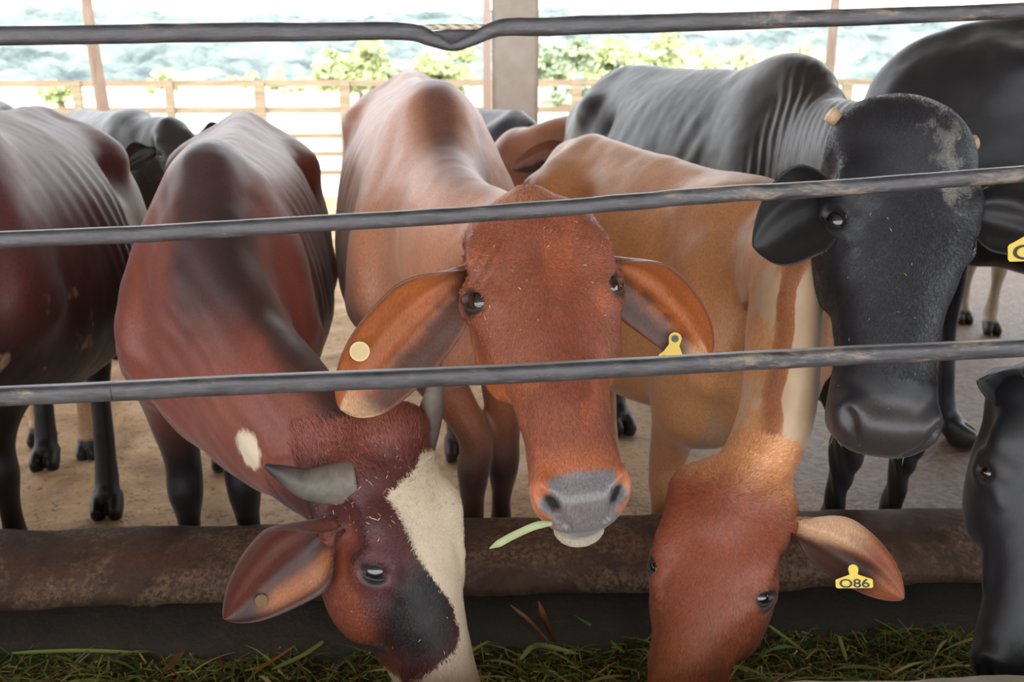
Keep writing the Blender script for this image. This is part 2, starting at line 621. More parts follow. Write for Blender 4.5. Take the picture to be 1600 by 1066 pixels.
def lid_mesh(H, e, n_=36):
    """thin dark eyelid rim lying on the eyeball"""
    s = H.s
    E, n, a, b = eye_frame(H, e)
    prof = [(-.06, .0158), (.04, .0185), (.16, .0185), (.30, .0140), (.42, .0060)]
    vs = []
    for i in range(n_):
        t = 2 * PI * i / n_
        ca, sa = math.cos(t), math.sin(t)
        ra = .0235 * (1 + .10 * (ca > 0) * ca ** 8); rb = .0125 if sa > 0 else .0105
        # almond: pinch towards both corners
        x = ra * ca; y = rb * sa * (1 - .35 * abs(ca) ** 3)
        for g, zz in prof:
            k = 1 + g
            vs.append(H(*(E + H.es * (a * x * k * 1.0 + b * y * k * (1.15 if g > .1 else 1) + n * (zz - .0045 - .10 * (abs(x) ** 1.2))))))
    m = len(prof)
    i = np.arange(n_)[:, None] * m; j = np.arange(m - 1)[None]
    i2 = ((np.arange(n_) + 1) % n_)[:, None] * m
    q = np.stack([i + j, i + j + 1, i2 + j + 1, i2 + j], -1).reshape(-1, 4)
    return np.array(vs), q

class Body:
    """trunk frame: x forward (0 = withers, -1.2 = hips), y to the animal's left, z up (1.30 = top line)"""
    def __init__(self, W, R, wid=1.0):
        self.W = np.asarray(W, float); self.Rp = np.asarray(R, float)
        d = self.Rp - self.W
        self.L = math.hypot(d[0], d[1]) / 1.2
        self.f = -unit(V(d[0], d[1], 0))
        self.l = V(-self.f[1], self.f[0], 0)
        self.wid = wid
    def top(self, x):
        t = np.clip(-np.asarray(x) / 1.2, -.25, 1.3)
        return (self.W[2] + (self.Rp[2] - self.W[2]) * t) / 1.30
    def __call__(self, x, y, z):
        p = self.W * V(1, 1, 0) + self.f * x * self.L + self.l * y * self.wid
        return p + V(0, 0, 1) * z * self.top(x)
    def dirn(self, x, y, z):
        return self.f * x + self.l * y + V(0, 0, 1) * z
    def local(self, p):
        q = p - self.W * V(1, 1, 0)
        x = q @ self.f / self.L
        return np.stack([x, q @ self.l / self.wid, p[:, 2] / self.top(x)], 1)

def leg(F, top, mid, knee, foot, B, s, r, hind=False, fwd=None):
    """leg down to a cloven hoof; foot = point on the ground"""
    fwd = B.f if fwd is None else unit(fwd)
    side = V(-fwd[1], fwd[0], 0)
    fet = foot + V(0, 0, .125 * s) - fwd * .035 * s
    cor = foot + V(0, 0, .065 * s) - fwd * .005
    F.chain([(top, r[0] * .7, r[0], fwd), (mid, r[1] * .8, r[1], fwd), (knee + V(0, 0, .10 * s), r[2] * 1.0, r[2] * 1.2, fwd), (knee, r[2], r[2] * 1.15, fwd),
             (knee * .6 + fet * .4, r[3], r[3] * 1.1, fwd), (fet, r[3] * 1.25, r[3] * 1.35, fwd), (cor, r[3] * 1.25, r[3] * 1.3, fwd)], k=.03)
    for e in (-1, 1):
        a = foot + side * e * .027 * s
        F.chain([(a + V(0, 0, .06 * s) - fwd * .02 * s, .022 * s, .030 * s, fwd), (a + V(0, 0, .03 * s) + fwd * .015 * s, .026 * s, .040 * s, fwd), (a + V(0, 0, .012 * s) + fwd * .035 * s, .024 * s, .045 * s, fwd)], k=.006)
        F.ell(fet + side * e * .022 * s - fwd * .035 * s - V(0, 0, .02 * s), V(.012, .012, .02) * s, None, .012)

def fleck_points(obj, H, n, seed, zlo, zhi, side=None):
    """random surface points and normals on the head between two heights"""
    me = obj.data
    co = np.zeros(len(me.vertices) * 3); me.vertices.foreach_get('co', co); co = co.reshape(-1, 3) + np.array(obj['_w'])
    no = np.zeros(len(me.vertices) * 3); me.vertices.foreach_get('normal', no); no = no.reshape(-1, 3)
    hl = H.local(co)
    ok = (hl[:, 2] > zlo) & (hl[:, 2] < zhi) & (np.abs(hl[:, 0]) < .16) & (np.abs(hl[:, 1] + .05) < .12) & ((no[:, 1] < -.1) | (no[:, 2] > .2))
    rs = np.random.RandomState(seed)
    i = rs.choice(np.nonzero(ok)[0], n)
    return co[i], no[i], rs

def make_cow(name, label, cat, B, H=None, neck=(), feet=None, s=1.0, h=.009, ho=None, ears=(), paint=None, mat=None, hump=1.0, fat=1.0, belly=1.0,
             extra=None, disp=None, earpaint=None, tail=True, group=None, ridge=1.0, dewlap=None, eye=True, sm=2, neckegg=.1, hipbone=.45):
    """returns (root empty, body object)"""
    ho = ho or {}
    feet = feet or {}
    if H is not None:
        H.wf = ho.get('wide', 1.0); H.ez = ho.get('ez', .168); H.es = ho.get('es', 1.0)
    h = h * H_SCALE
    ftd = dict(fl=B(.0, .15, 0), fr=B(.0, -.15, 0), hl=B(-1.42, .17, 0), hr=B(-1.42, -.17, 0))
    for k in ftd: ftd[k][2] = 0
    for k, v in feet.items():
        if v is not None: ftd[k] = np.array([v[0], v[1], 0.0])
    pts = [B(.25, 0, 1.0), B(-1.65, 0, 1.0), B(-.6, .36 * fat, .8), B(-.6, -.36 * fat, .8), B(0, 0, 1.45), B(-1.2, 0, 1.4)] + list(ftd.values())
    pts += [p[0] for p in neck]
    if H is not None:
        for x in (-.13, .13):
            for y in (-.25, .06):
                for z in (-.12, .56):
                    pts.append(H(x, y, z))
    pts = np.array(pts)
    F = Field(pts.min(0) - .1, pts.max(0) + .1, h)
    up = V(0, 0, 1)
    # trunk
    sec = [(.17, .92, .10, .14), (.08, .95, .17, .25), (-.10, .965, .205, .315), (-.35, .945, .25, .345), (-.68, .93, .285, .36),
           (-.98, .955, .275, .335), (-1.2, 1.0, .25, .285), (-1.40, 1.03, .19, .225), (-1.54, 1.04, .11, .14)]
    F.chain([(B(x, 0, z - (0 if b < .3 else (belly - 1) * .5 * b)), a * B.wid * fat, b * B.top(x) * (1 if b < .3 else (1 + (belly - 1) * .5)), up) for x, z, a, b in sec], k=.05, egg=.17, n=6, p=2.45)
    # top line, hump, hips, shoulders
    F.chain([(B(.02, 0, 1.265), .035, .04, up), (B(-.35, 0, 1.262), .028 * ridge, .04, up), (B(-.8, 0, 1.272), .030 * ridge, .04, up), (B(-1.18, 0, 1.285), .04, .04, up), (B(-1.45, 0, 1.24), .035, .04, up), (B(-1.57, 0, 1.15), .03, .035, up)], k=.075)
    if hump > 0:
        F.chain([(B(-.20, 0, 1.25), .06, .06 * hump, up), (B(-.07, 0, 1.275), .080, .085 * hump, up), (B(.04, 0, 1.255), .078, .085 * hump, up), (B(.12, 0, 1.18), .06, .07, up)], k=.09)
    for e in (-1, 1):
        F.ell(B(-1.12, e * .17 * fat, 1.155), V(.07, .06, .05) * (.7 + .6 * hipbone), None, .09)
        F.chain([(B(-1.10, e * .2 * fat, 1.165), .035, .035, up), (B(-1.2, e * .12, 1.22), .035, .035, up), (B(-1.2, 0, 1.24), .035, .035, up)], k=.08)
        F.ell(B(-1.50, e * .10, 1.12), V(.05, .04, .05), None, .06)
        F.ell(B(-.93, e * .29 * fat, 1.12), V(.10, .035, .05), None, .08, sub=True)          # hunger hollow
        F.chain([(B(-.10, e * .08, 1.24), .04, .10, B.f), (B(-.03, e * .155, 1.08), .05, .11, B.f), (B(.08, e * .175, .92), .06, .10, B.f), (B(.10, e * .16, .84), .05, .08, B.f)], k=.05)  # shoulder
        F.chain([(B(-1.18, e * .14, 1.08), .09, .17, B.f), (B(-1.25, e * .18, .92), .09, .17, B.f), (B(-1.22, e * .19, .76), .07, .11, B.f)], k=.06)   # thigh
    F.ell(B(-1.15, 0, 1.10), V(.17, .215 * fat * B.wid, .13), None, .08)
    F.ell(B(.13, 0, .80), V(.12, .12, .13), None, .07)       # brisket
    k_ = B.top(0)
    for key, e in (('fl', 1), ('fr', -1)):
        ft = ftd[key]
        kn = ft + V(0, 0, .40 * k_) + B.f * .015
        leg(F, B(.02, e * .16, .86), (B(-.03, e * .165, .70) + kn + V(0, 0, .3 * k_)) / 2, kn, ft, B, k_, (.12, .085, .046, .030))
    for key, e in (('hl', 1), ('hr', -1)):
        ft = ftd[key]
        hk = ft + V(0, 0, .52 * k_) - B.f * .07
        leg(F, B(-1.20, e * .19, .78), (B(-1.15, e * .19, .70) + hk + V(0, 0, .1)) / 2 + B.f * .03, hk, ft, B, k_, (.15, .10, .05, .032), True)
    for e_ in ears:                                          # fleshy ear roots
        b0, t0 = np.asarray(e_['base'], float), np.asarray(e_['tip'], float)
        dd = unit(t0 - b0)
        rr = e_['width'] * .40
        F.chain([(b0 - dd * .03, rr * 1.1, rr * 1.2, up), (b0 + dd * .005, rr * .75, rr * .8, up), (b0 + dd * .015, rr * .45, rr * .45, up)], k=.025)
    # neck
    if neck:
        F.chain([tuple(q) for q in neck], k=.07, egg=neckegg, n=9)
    if dewlap:
        F.chain([tuple(q) for q in dewlap], k=.05, n=5)
    if H is not None:
        sculpt_head(F, H, ho)
    if extra:
        extra(F, B, H)
    v, q = F.mesh(sm)
    del F
    # keep the largest connected piece only (drops stray cells)
    # iron out the joints between the swept sections everywhere but the head and the hooves
    hl = H.local(v) if H is not None else np.full_like(v, 99.)
    wgt = np.ones(len(v))
    if H is not None:
        wgt = np.where((np.abs(hl[:, 0]) < .2) & (np.abs(hl[:, 1] + .1) < .25) & (hl[:, 2] < .65), 1 - sstep(-.10, -.02, hl[:, 2]), 1.0)
    wgt = wgt * sstep(.10, .2, v[:, 2])
    E_ = np.concatenate([q[:, [0, 1]], q[:, [1, 2]], q[:, [2, 3]], q[:, [3, 0]]])
    nv_ = len(v)
    dg_ = np.maximum(np.bincount(E_[:, 0], minlength=nv_) + np.bincount(E_[:, 1], minlength=nv_), 1)
    for it in range(int(16 * (.006 / h) ** 1.3) + 2):
        s_m = np.stack([np.bincount(E_[:, 0], weights=v[E_[:, 1], j], minlength=nv_) + np.bincount(E_[:, 1], weights=v[E_[:, 0], j], minlength=nv_) for j in range(3)], 1)
        v = v + (.6 * wgt)[:, None] * (s_m / dg_[:, None] - v)
    nrm = vnormals(v, q)
    bl = B.local(v)
    hl = H.local(v) if H is not None else np.full_like(v, 99.)
    # rib and muscle relief
    rib = np.sin((bl[:, 0] + (1.2 - bl[:, 2]) * .35 + .03 * fbm(v, 3, 43)) * 2 * PI / .095)
    m = sstep(-.95, -.8, bl[:, 0]) * (1 - sstep(-.25, -.12, bl[:, 0])) * sstep(.75, .85, bl[:, 2]) * (1 - sstep(1.15, 1.24, bl[:, 2])) * sstep(.12, .2, np.abs(bl[:, 1]))
    d = .0019 * rib * m * sstep(.35, .7, fbm(v, 3.5, 41))
    bodym = 1 - (np.abs(hl[:, 0]) < .2) * (hl[:, 2] > -.05) * (hl[:, 2] < .6) * (np.abs(hl[:, 1] + .1) < .2)
    d += (fbm(v, 7, 3) - .5) * .013 * bodym + (fbm(v * V(1, .5, 1), 9, 6, 1) - .5) * .004 * bodym
    d += (fbm(v, 24, 5, 2) - .5) * (.0009 + .0012 * (1 - bodym))
    if disp:
        d += disp(v, bl, hl, nrm)
    v = v + nrm * d[:, None]
    col, patch, wet = paint(v, bl, hl, nrm)
    allv, allq, allc, allp, allw = [v], [q], [col], [patch], [wet]
    off = len(v)
    for k, e in enumerate(ears):
        ev, eq, es, et, ei = ear_mesh(**{a: b for a, b in e.items() if a not in ('paint',)})
        ec = (earpaint or (lambda p, s_, t_, i_, k_: np.tile(col.mean(0), (len(p), 1))))(ev, es, et, ei, k)
        allv.append(ev); allq.append(eq + off); allc.append(ec)
        allp.append(np.full(len(ev), -1.)); allw.append(np.zeros(len(ev)))
        off += len(ev)
    if H is not None and eye:
        for e in (-1, 1):
            lv, lq = lid_mesh(H, e)
            allv.append(lv); allq.append(lq + off); allc.append(np.tile(srgb(ho.get('lid', '2a211f')), (len(lv), 1)))
            allp.append(np.full(len(lv), -1.)); allw.append(np.full(len(lv), .6)); off += len(lv)
    loc = B(-.5, 0, 0); loc[2] = 0
    root = empty(name, loc, label, cat, group or 'cattle in the pen')
    root['_w'] = [float(x) for x in loc]
    body = link_mesh('body', np.concatenate(allv), np.concatenate(allq).astype(np.int32), mat, root,
                     attrs=dict(coat=np.concatenate(allc), patch=np.concatenate(allp), wet=np.concatenate(allw)))
    if H is not None and eye:
        for e in (-1, 1):
            E, n_, a_, b_ = eye_frame(H, e)
            c = H(*(E - n_ * .0070 * H.es))
            vs, fs = uv_sphere(c, .0225 * H.s * H.es, H.dirn(*n_))
            link_mesh('eye', vs, fs, EYE, root)
    return root, body

def uv_sphere(c, r, ax, n=20, m=14):
    ax = unit(ax); u = unit(np.cross(ax, V(.1, .3, .9))); w = np.cross(ax, u)
    vs = [c + ax * r]
    for i in range(1, m):
        a = PI * i / m
        for k in range(n):
            b = 2 * PI * k / n
            vs.append(c + r * (math.cos(a) * ax + math.sin(a) * (math.cos(b) * u + math.sin(b) * w)))
    vs.append(c - ax * r)
    fs = [(0, 1 + k, 1 + (k + 1) % n) for k in range(n)]
    for i in range(m - 2):
        for k in range(n):
            a = 1 + i * n
            fs.append((a + k, a + n + k, a + n + (k + 1) % n, a + (k + 1) % n))
    l = len(vs) - 1
    fs += [(l, 1 + (m - 2) * n + (k + 1) % n, 1 + (m - 2) * n + k) for k in range(n)]
    return np.array(vs), fs

EYE = simple_mat('dark_eye', '0b0a0c', .06, spec=.7, coat=1.0)

def mixv(a, b, t):
    t = np.clip(np.asarray(t), 0, 1)[:, None]
    return a * (1 - t) + b * t

def base_paint(v, bl, hl, nrm, main, dark, legc=None, hoof='2a2420', muzz='3a3230', top=0.0, face=None, underside=None, muzzle_z=.478, eyering=True, wf=1.0, ez=.168):
    """coat pattern every animal shares: darker hump line and legs, bare muzzle, eye rims, hooves"""
    main, dark = srgb(main), srgb(dark)
    c = np.tile(main, (len(v), 1))
    n1 = fbm(v, 5, 11)
    c = mixv(c, main * .75, sstep(.5, .8, n1) * .35)
    if underside is not None:
        c = mixv(c, srgb(underside), (1 - sstep(.62, .85, bl[:, 2])) * .8)
    if legc is not None:
        c = mixv(c, srgb(legc), 1 - sstep(.45, .75, bl[:, 2] + (n1 - .5) * .15))
    if top:
        m = (1 - sstep(.02, .085, np.abs(bl[:, 1]) + (n1 - .5) * .05)) * sstep(-.9, -.1, bl[:, 0]) * sstep(1.15, 1.25, bl[:, 2])
        c = mixv(c, dark, m * top)
    hm = (np.abs(hl[:, 0]) < .2) & (hl[:, 2] > -.1) & (hl[:, 2] < .62) & (np.abs(hl[:, 1] + .1) < .22)
    if face is not None:
        c = mixv(c, srgb(face), hm * sstep(-.06, .04, hl[:, 2]))
    wet = np.zeros(len(v))
    if muzz is not None:
        mzz = muzzle_z + .25 * np.clip(-.055 - hl[:, 1], 0, 1) * 0 + .6 * np.clip(np.abs(hl[:, 0]) - .045, 0, 1)
        m = sstep(mzz - .012, mzz + .006, hl[:, 2]) * hm * sstep(-.12, -.105, hl[:, 1])
        c = mixv(c, srgb(muzz), m)
        wet = np.where(hm, m, 0)
    if eyering:
        for e in (-1, 1):
            r = np.sqrt((hl[:, 0] - e * .100 * wf) ** 2 + (hl[:, 1] + .050) ** 2 + ((hl[:, 2] - ez) * .85) ** 2)
            c = mixv(c, srgb('221a18'), (1 - sstep(.018, .027, r)) * hm)
            nd = np.sqrt((np.abs(hl[:, 0] - e * .050)) ** 2 + ((hl[:, 1] + .036)) ** 2 + (hl[:, 2] - .500) ** 2)
            c = mixv(c, srgb('141112'), (1 - sstep(.012, .022, nd)) * hm * (hl[:, 2] > .47) * .95)
    # nostril insides
    hz = v[:, 2]
    c = mixv(c, srgb(hoof), (1 - sstep(.065, .08, hz)))
    return c, np.full(len(v), -1.0), wet

# ------------------------------------------------------------------ the setting
KY = .055                      # the trough and rails run slightly askew to the camera
def struct(o, name=None):
    o['kind'] = 'structure'
    return o

def boxmesh(x0, x1, y0, y1, z0, z1):
    v = [(x, y, z) for x in (x0, x1) for y in (y0, y1) for z in (z0, z1)]
    f = [(0, 1, 3, 2), (4, 6, 7, 5), (0, 4, 5, 1), (2, 3, 7, 6), (0, 2, 6, 4), (1, 5, 7, 3)]
    return np.array(v, float), f

def make_ground_mat():
    m, n, l, b = new_mat('dirty_concrete_floor')
    v = mapping(n, l)
    a = noise_node(n, l, 3.0, 6, .65, v, .6)
    sp = noise_node(n, l, 38, 4, .7, v)
    c = ramp(n, l, a.outputs['Fac'], [(.3, '86694e'), (.5, 'b8966f'), (.7, 'd2b696')])
    c2 = ramp(n, l, sp.outputs['Fac'], [(.30, '33291f'), (.42, 'ffffff')])
    col = mixc(n, l, .85, c.outputs['Color'], c2.outputs['Color'], 'MULTIPLY')
    vo = n.new('ShaderNodeTexVoronoi'); vo.inputs['Scale'].default_value = 26
    l.new(v, vo.inputs['Vector'])
    c3 = ramp(n, l, vo.outputs['Distance'], [(.08, '4a3b2c'), (.2, 'ffffff')])
    col = mixc(n, l, .55, col, c3.outputs['Color'], 'MULTIPLY')
    # soiled, wetter zone, its brown darkened further for shade under the black cattle
    tc = n.new('ShaderNodeTexCoord'); sx = n.new('ShaderNodeSeparateXYZ'); l.new(tc.outputs['Object'], sx.inputs[0])
    w = n.new('ShaderNodeMath'); w.operation = 'MULTIPLY_ADD'; l.new(a.outputs['Fac'], w.inputs[0]); w.inputs[1].default_value = 1.6; l.new(sx.outputs['X'], w.inputs[2])
    mr = n.new('ShaderNodeMapRange'); l.new(w.outputs[0], mr.inputs['Value']); mr.inputs['From Min'].default_value = 1.0; mr.inputs['From Max'].default_value = 2.0
    dirt_shade = ramp(n, l, sp.outputs['Fac'], [(.35, '3a281c'), (.6, '6e5440')])
    col = mixc(n, l, mr.outputs['Result'], col, dirt_shade.outputs['Color'])
    l.new(col, b.inputs['Base Color'])
    rr = n.new('ShaderNodeMapRange'); l.new(mr.outputs['Result'], rr.inputs['Value']); rr.inputs['To Min'].default_value = .75; rr.inputs['To Max'].default_value = .5
    l.new(rr.outputs['Result'], b.inputs['Roughness'])
    b.inputs['Specular IOR Level'].default_value = .25
    h = mixc(n, l, .5, a.outputs['Fac'], sp.outputs['Fac'])
    l.new(bump(n, l, h, .8, .03), b.inputs['Normal'])
    return m

def grid_mesh(x0, x1, y0, y1, nx, ny, fz):
    X, Y = np.meshgrid(np.linspace(x0, x1, nx), np.linspace(y0, y1, ny), indexing='ij')
    P = np.stack([X.ravel(), Y.ravel(), np.zeros(X.size)], 1)
    P[:, 2] = fz(P)
    i = np.arange(nx - 1)[:, None] * ny + np.arange(ny - 1)[None]
    q = np.stack([i, i + ny, i + ny + 1, i + 1], -1).reshape(-1, 4)
    return P, q

GROUND = make_ground_mat()
v, q = grid_mesh(-14, 14, -3, 12.3, 240, 160, lambda p: (fbm(p, 1.2, 4) - .5) * .02 + (fbm(p, 9, 6) - .5) * .012 - .006)
struct(link_mesh('floor', v, q, GROUND))

# field, hill
m, n, l, b = new_mat('pale_grass_field')
c = ramp(n, l, noise_node(n, l, .35, 6, .6, mapping(n, l)).outputs['Fac'], [(.3, 'b3b28c'), (.7, 'dcd8c0')])
l.new(c.outputs['Color'], b.inputs['Base Color']); b.inputs['Roughness'].default_value = .9
v, q = grid_mesh(-260, 260, 12.3, 330, 60, 40, lambda p: (fbm(p, .05, 4) - .5) * .3 - .15)
o = struct(link_mesh('field_ground', v, q, m))

m, n, l, b = new_mat('distant_forest')
nz = noise_node(n, l, .09, 5, .7, mapping(n, l))
c = ramp(n, l, nz.outputs['Fac'], [(.35, '3c494b'), (.5, '66726f'), (.68, '8f978c')])
l.new(c.outputs['Color'], b.inputs['Base Color']); b.inputs['Roughness'].default_value = 1
def hillz(p):
    t = sstep(170, 300, p[:, 1])
    return t * (13 + 8 * fbm(p, .012, 8)) + (fbm(p, .14, 9, 4) - .4) * 7 * sstep(165, 190, p[:, 1]) - .5
v, q = grid_mesh(-260, 260, 160, 330, 420, 130, hillz)
struct(link_mesh('forested_hill', v, q, m))

def leaf_crown(name, c, r, n_leaf, size, mat, seed, label, group):
    rs = np.random.RandomState(seed)
    # several leafy lobes
    lobes = [(c + V(*(rs.randn(3) * r * V(.5, .5, .42))), r.min() * rs.uniform(.4, .65)) for _ in range(16)]
    vs, fs = [], []
    for i in range(n_leaf):
        lc, lr = lobes[rs.randint(len(lobes))]
        d = unit(rs.randn(3)); d[2] = abs(d[2]) * .9 + d[2] * .1
        p = lc + d * lr * rs.uniform(.7, 1.1) * V(1, 1, 1)
        a = unit(rs.randn(3)); bb = unit(np.cross(a, rs.randn(3)))
        k = len(vs); s = size * rs.uniform(.6, 1.3)
        vs += [p - a * s - bb * s * .5, p + a * s - bb * s * .5, p + a * s * .8 + bb * s * .6, p - a * s * .8 + bb * s * .6]
        fs.append((k, k + 1, k + 2, k + 3))
    root = empty(name, V(c[0], c[1], 0), label, 'tree', group); root['_w'] = [float(c[0]), float(c[1]), 0.0]
    link_mesh('foliage', np.array(vs), np.array(fs), mat, root, smooth=False)
    for k in range(2):
        tv, tf = tube([(V(c[0] + .2 * k, c[1], -.2), .16), (V(c[0], c[1], c[2] * .5), .12), (lobes[k][0], .05)], 8, 4)
        link_mesh('trunk', tv, tf, BARK, root)
    return root
BARK = simple_mat('tree_bark', '6b5a48', .9)
LEAFS = []
for k, (a_, b_) in enumerate([('9aa676', 'ccd3a6'), ('84937a', 'b3bfa2'), ('aeb48c', 'd8dabb')]):
    m, n, l, b = new_mat('tree_leaves')
    c = ramp(n, l, noise_node(n, l, 1.5, 3, .6, mapping(n, l)).outputs['Fac'], [(.35, a_), (.65, b_)])
    l.new(c.outputs['Color'], b.inputs['Base Color']); b.inputs['Roughness'].default_value = .7
    b.inputs['Subsurface Weight'].default_value = 0
    LEAFS.append(m)
TREES = [  # pixel x, crown centre pixel y, distance, half width px, half height px, kind
    (560, 122, 55, 62, 42, 0, 'rounded yellow-green tree beyond the fence, above the orange-red cow\'s rump'),
    (690, 124, 49, 58, 40, 0, 'loose yellow-green tree just left of the concrete column'),
    (868, 116, 60, 44, 46, 1, 'green tree directly right of the concrete column'),
    (965, 112, 68, 80, 44, 0, 'wide yellow-green tree above the black cow\'s rump'),
    (1085, 116, 78, 80, 34, 2, 'pale bushy tree above the black cow\'s back'),
    (910, 150, 30, 60, 16, 1, 'low dark green bush behind the far fence beside the column'),
    (95, 146, 32, 26, 14, 0, 'small bright bush behind the far fence, above the dark red cow'),
    (1215, 114, 90, 90, 32, 2, 'pale bushy tree behind the black hump'),
    (260, 128, 75, 34, 16, 2, 'faint pale bush on the field right of the crooked pole'),
    (450, 132, 95, 80, 16, 2, 'low faint bush far out on the field'),
]
for k, (px, py, Y, wx, hy, kd, lab) in enumerate(TREES):
    c = at(px, py, Y)
    leaf_crown('broadleaf_tree' if hy > 15 else 'leafy_bush', c, V(wx / F_PX * Y, wx / F_PX * Y * .8, hy / F_PX * Y), 6500 if hy > 20 else 2000, .012 * Y * (.26 if hy > 20 else .2), LEAFS[kd], 50 + k, lab, 'trees beyond the fence')

# ---- roof and its columns
m, n, l, b = new_mat('weathered_concrete')
v_ = mapping(n, l)
c = ramp(n, l, noise_node(n, l, 4, 6, .6, v_).outputs['Fac'], [(.3, 'c8bbb0'), (.7, 'e2d8ce')])
tc = n.new('ShaderNodeTexCoord'); sx = n.new('ShaderNodeSeparateXYZ'); l.new(tc.outputs['Generated'], sx.inputs[0])
ed = n.new('ShaderNodeMath'); ed.operation = 'PINGPONG'; ed.inputs[1].default_value = .5; l.new(sx.outputs['X'], ed.inputs[0])
ad = n.new('ShaderNodeMath'); ad.operation = 'MULTIPLY_ADD'; l.new(noise_node(n, l, 3, 4, .6, v_).outputs['Fac'], ad.inputs[0]); ad.inputs[1].default_value = .25; l.new(ed.outputs[0], ad.inputs[2])
er = ramp(n, l, ad.outputs[0], [(.12, 'a08868'), (.24, 'ffffff')])
l.new(mixc(n, l, .6, c.outputs['Color'], er.outputs['Color'], 'MULTIPLY'), b.inputs['Base Color'])
b.inputs['Roughness'].default_value = .85
CONC = m
p = at(805, 200, 7.4)
v, f = boxmesh(p[0] - .166, p[0] + .166, 7.4, 7.73, -.05, 4.3)
tag(link_mesh('concrete_column', v, f, CONC, smooth=False), 'square grey concrete column standing behind the orange-red cow', 'column')
m, n, l, b = new_mat('roof_sheet')
b.inputs['Base Color'].default_value = lin('9a948c'); b.inputs['Roughness'].default_value = .6; b.inputs['Metallic'].default_value = 0
X = np.linspace(-14, 14, 561)
vs = []; fs = []
for k, x in enumerate(X):
    z = .03 * math.sin(x * 2 * PI / .2)
    vs += [(x, ROOF_Y0, ROOF_Z0 + z), (x, ROOF_Y1, ROOF_Z1 + z), (x, ROOF_Y0, ROOF_Z0 + .02 + z), (x, ROOF_Y1, ROOF_Z1 + .02 + z)]
    if k:
        a = (k - 1) * 4
        fs += [(a, a + 1, a + 5, a + 4), (a + 2, a + 6, a + 7, a + 3)]
struct(link_mesh('ceiling', np.array(vs), fs, m))

# ---- far wooden fence
m, n, l, b = new_mat('bleached_fence_wood')
c = ramp(n, l, noise_node(n, l, 6, 5, .6, mapping(n, l, (.4, 1, 6))).outputs['Fac'], [(.3, '7d705c'), (.7, 'a3957d')])
l.new(c.outputs['Color'], b.inputs['Base Color']); b.inputs['Roughness'].default_value = .8
FW = m
m, n, l, b = new_mat('rough_pole_wood')
c = ramp(n, l, noise_node(n, l, 8, 5, .6, mapping(n, l, (1, 1, .2))).outputs['Fac'], [(.3, '665449'), (.7, '938072')])
l.new(c.outputs['Color'], b.inputs['Base Color']); b.inputs['Roughness'].default_value = .85
PW = m
YF = 12.0
root = empty('wooden_fence', (0, YF, 0), 'bleached wooden post and rail fence closing the back of the pen', 'fence'); root['_w'] = [0, YF, 0.0]
for pyl, pyr in ((131, 128), (173, 170), (213, 211), (241, 239), (270, 268)):
    zl = at(0, pyl, YF)[2]; zr = at(1600, pyr, YF)[2]
    th = .036 if pyl < 180 else .028
    v, f = boxmesh(-9, 9, YF - .03, YF + .03, -th, th)
    v[:, 2] += zl + (zr - zl) * (v[:, 0] + 6.2) / 12.4
    link_mesh('rail', v, f, FW, root, smooth=False)
for px in (-150, -10, 125, 268, 408, 540, 672, 762, 900, 1040, 1180, 1320, 1460, 1600):
    x = at(px, 150, YF)[0]
    w = .045 + .015 * ((px * 7) % 3 == 0)
    v, f = boxmesh(x - w, x + w, YF - .09, YF - .03, -.1, 1.36)
    link_mesh('post', v, f, FW, root, smooth=False)
p = at(762, 100, 8.6)
v, f = boxmesh(p[0] - .035, p[0] + .025, 8.6, 8.66, -.1, 3.9)
tag(link_mesh('steel_post', v, f, simple_mat('faded_pink_paint', 'cdb5ab', .6), smooth=False), 'slim pale pinkish post just left of the concrete column', 'post')
p0, p1 = at(143, -60, 11.2), at(158, 150, 11.2)
tv, tf = tube([(V(p1[0] + .03, 11.2, -.1), .075), (V(p1[0] + .02, 11.2, .8), .07), (p1, .07), (V(p1[0] - .05, 11.2, 2.2), .055), (V(p1[0] + .00, 11.2, 3.0), .05), (V(p1[0] - .02, 11.2, 3.9), .045)], 10)
tag(link_mesh('wooden_pole', tv, tf, PW), 'crooked tall brown wooden pole at the far fence on the left', 'pole')
p1 = at(1299, 60, 11.2)
tv, tf = tube([(V(p1[0], 11.2, -.1), .055), (V(p1[0] + .01, 11.2, 2.0), .05), (V(p1[0], 11.2, 3.9), .045)], 10)
tag(link_mesh('wooden_pole', tv, tf, PW), 'straight reddish-brown pole behind the black cattle on the right', 'pole')

# ---- feed trough
def sweep(profile, x0, x1, yref, nx=200, rough=0, seed=0, close=True):
    P = np.array(profile, float)
    X = np.linspace(x0, x1, nx)
    vs = np.array([[x, yref + KY * x + a, z] for x in X for a, z in P])
    if rough:
        n_ = (fbm(vs, 9, seed, 4) - .5) * rough
        vs[:, 2] += n_; vs[:, 1] += (fbm(vs, 11, seed + 5, 3) - .5) * rough
    k = len(P)
    i = np.arange(nx - 1)[:, None] * k
    j = np.arange(k)[None]
    q = np.stack([i + j, i + (j + 1) % k, i + k + (j + 1) % k, i + k + j], -1).reshape(-1, 4)
    return vs, q

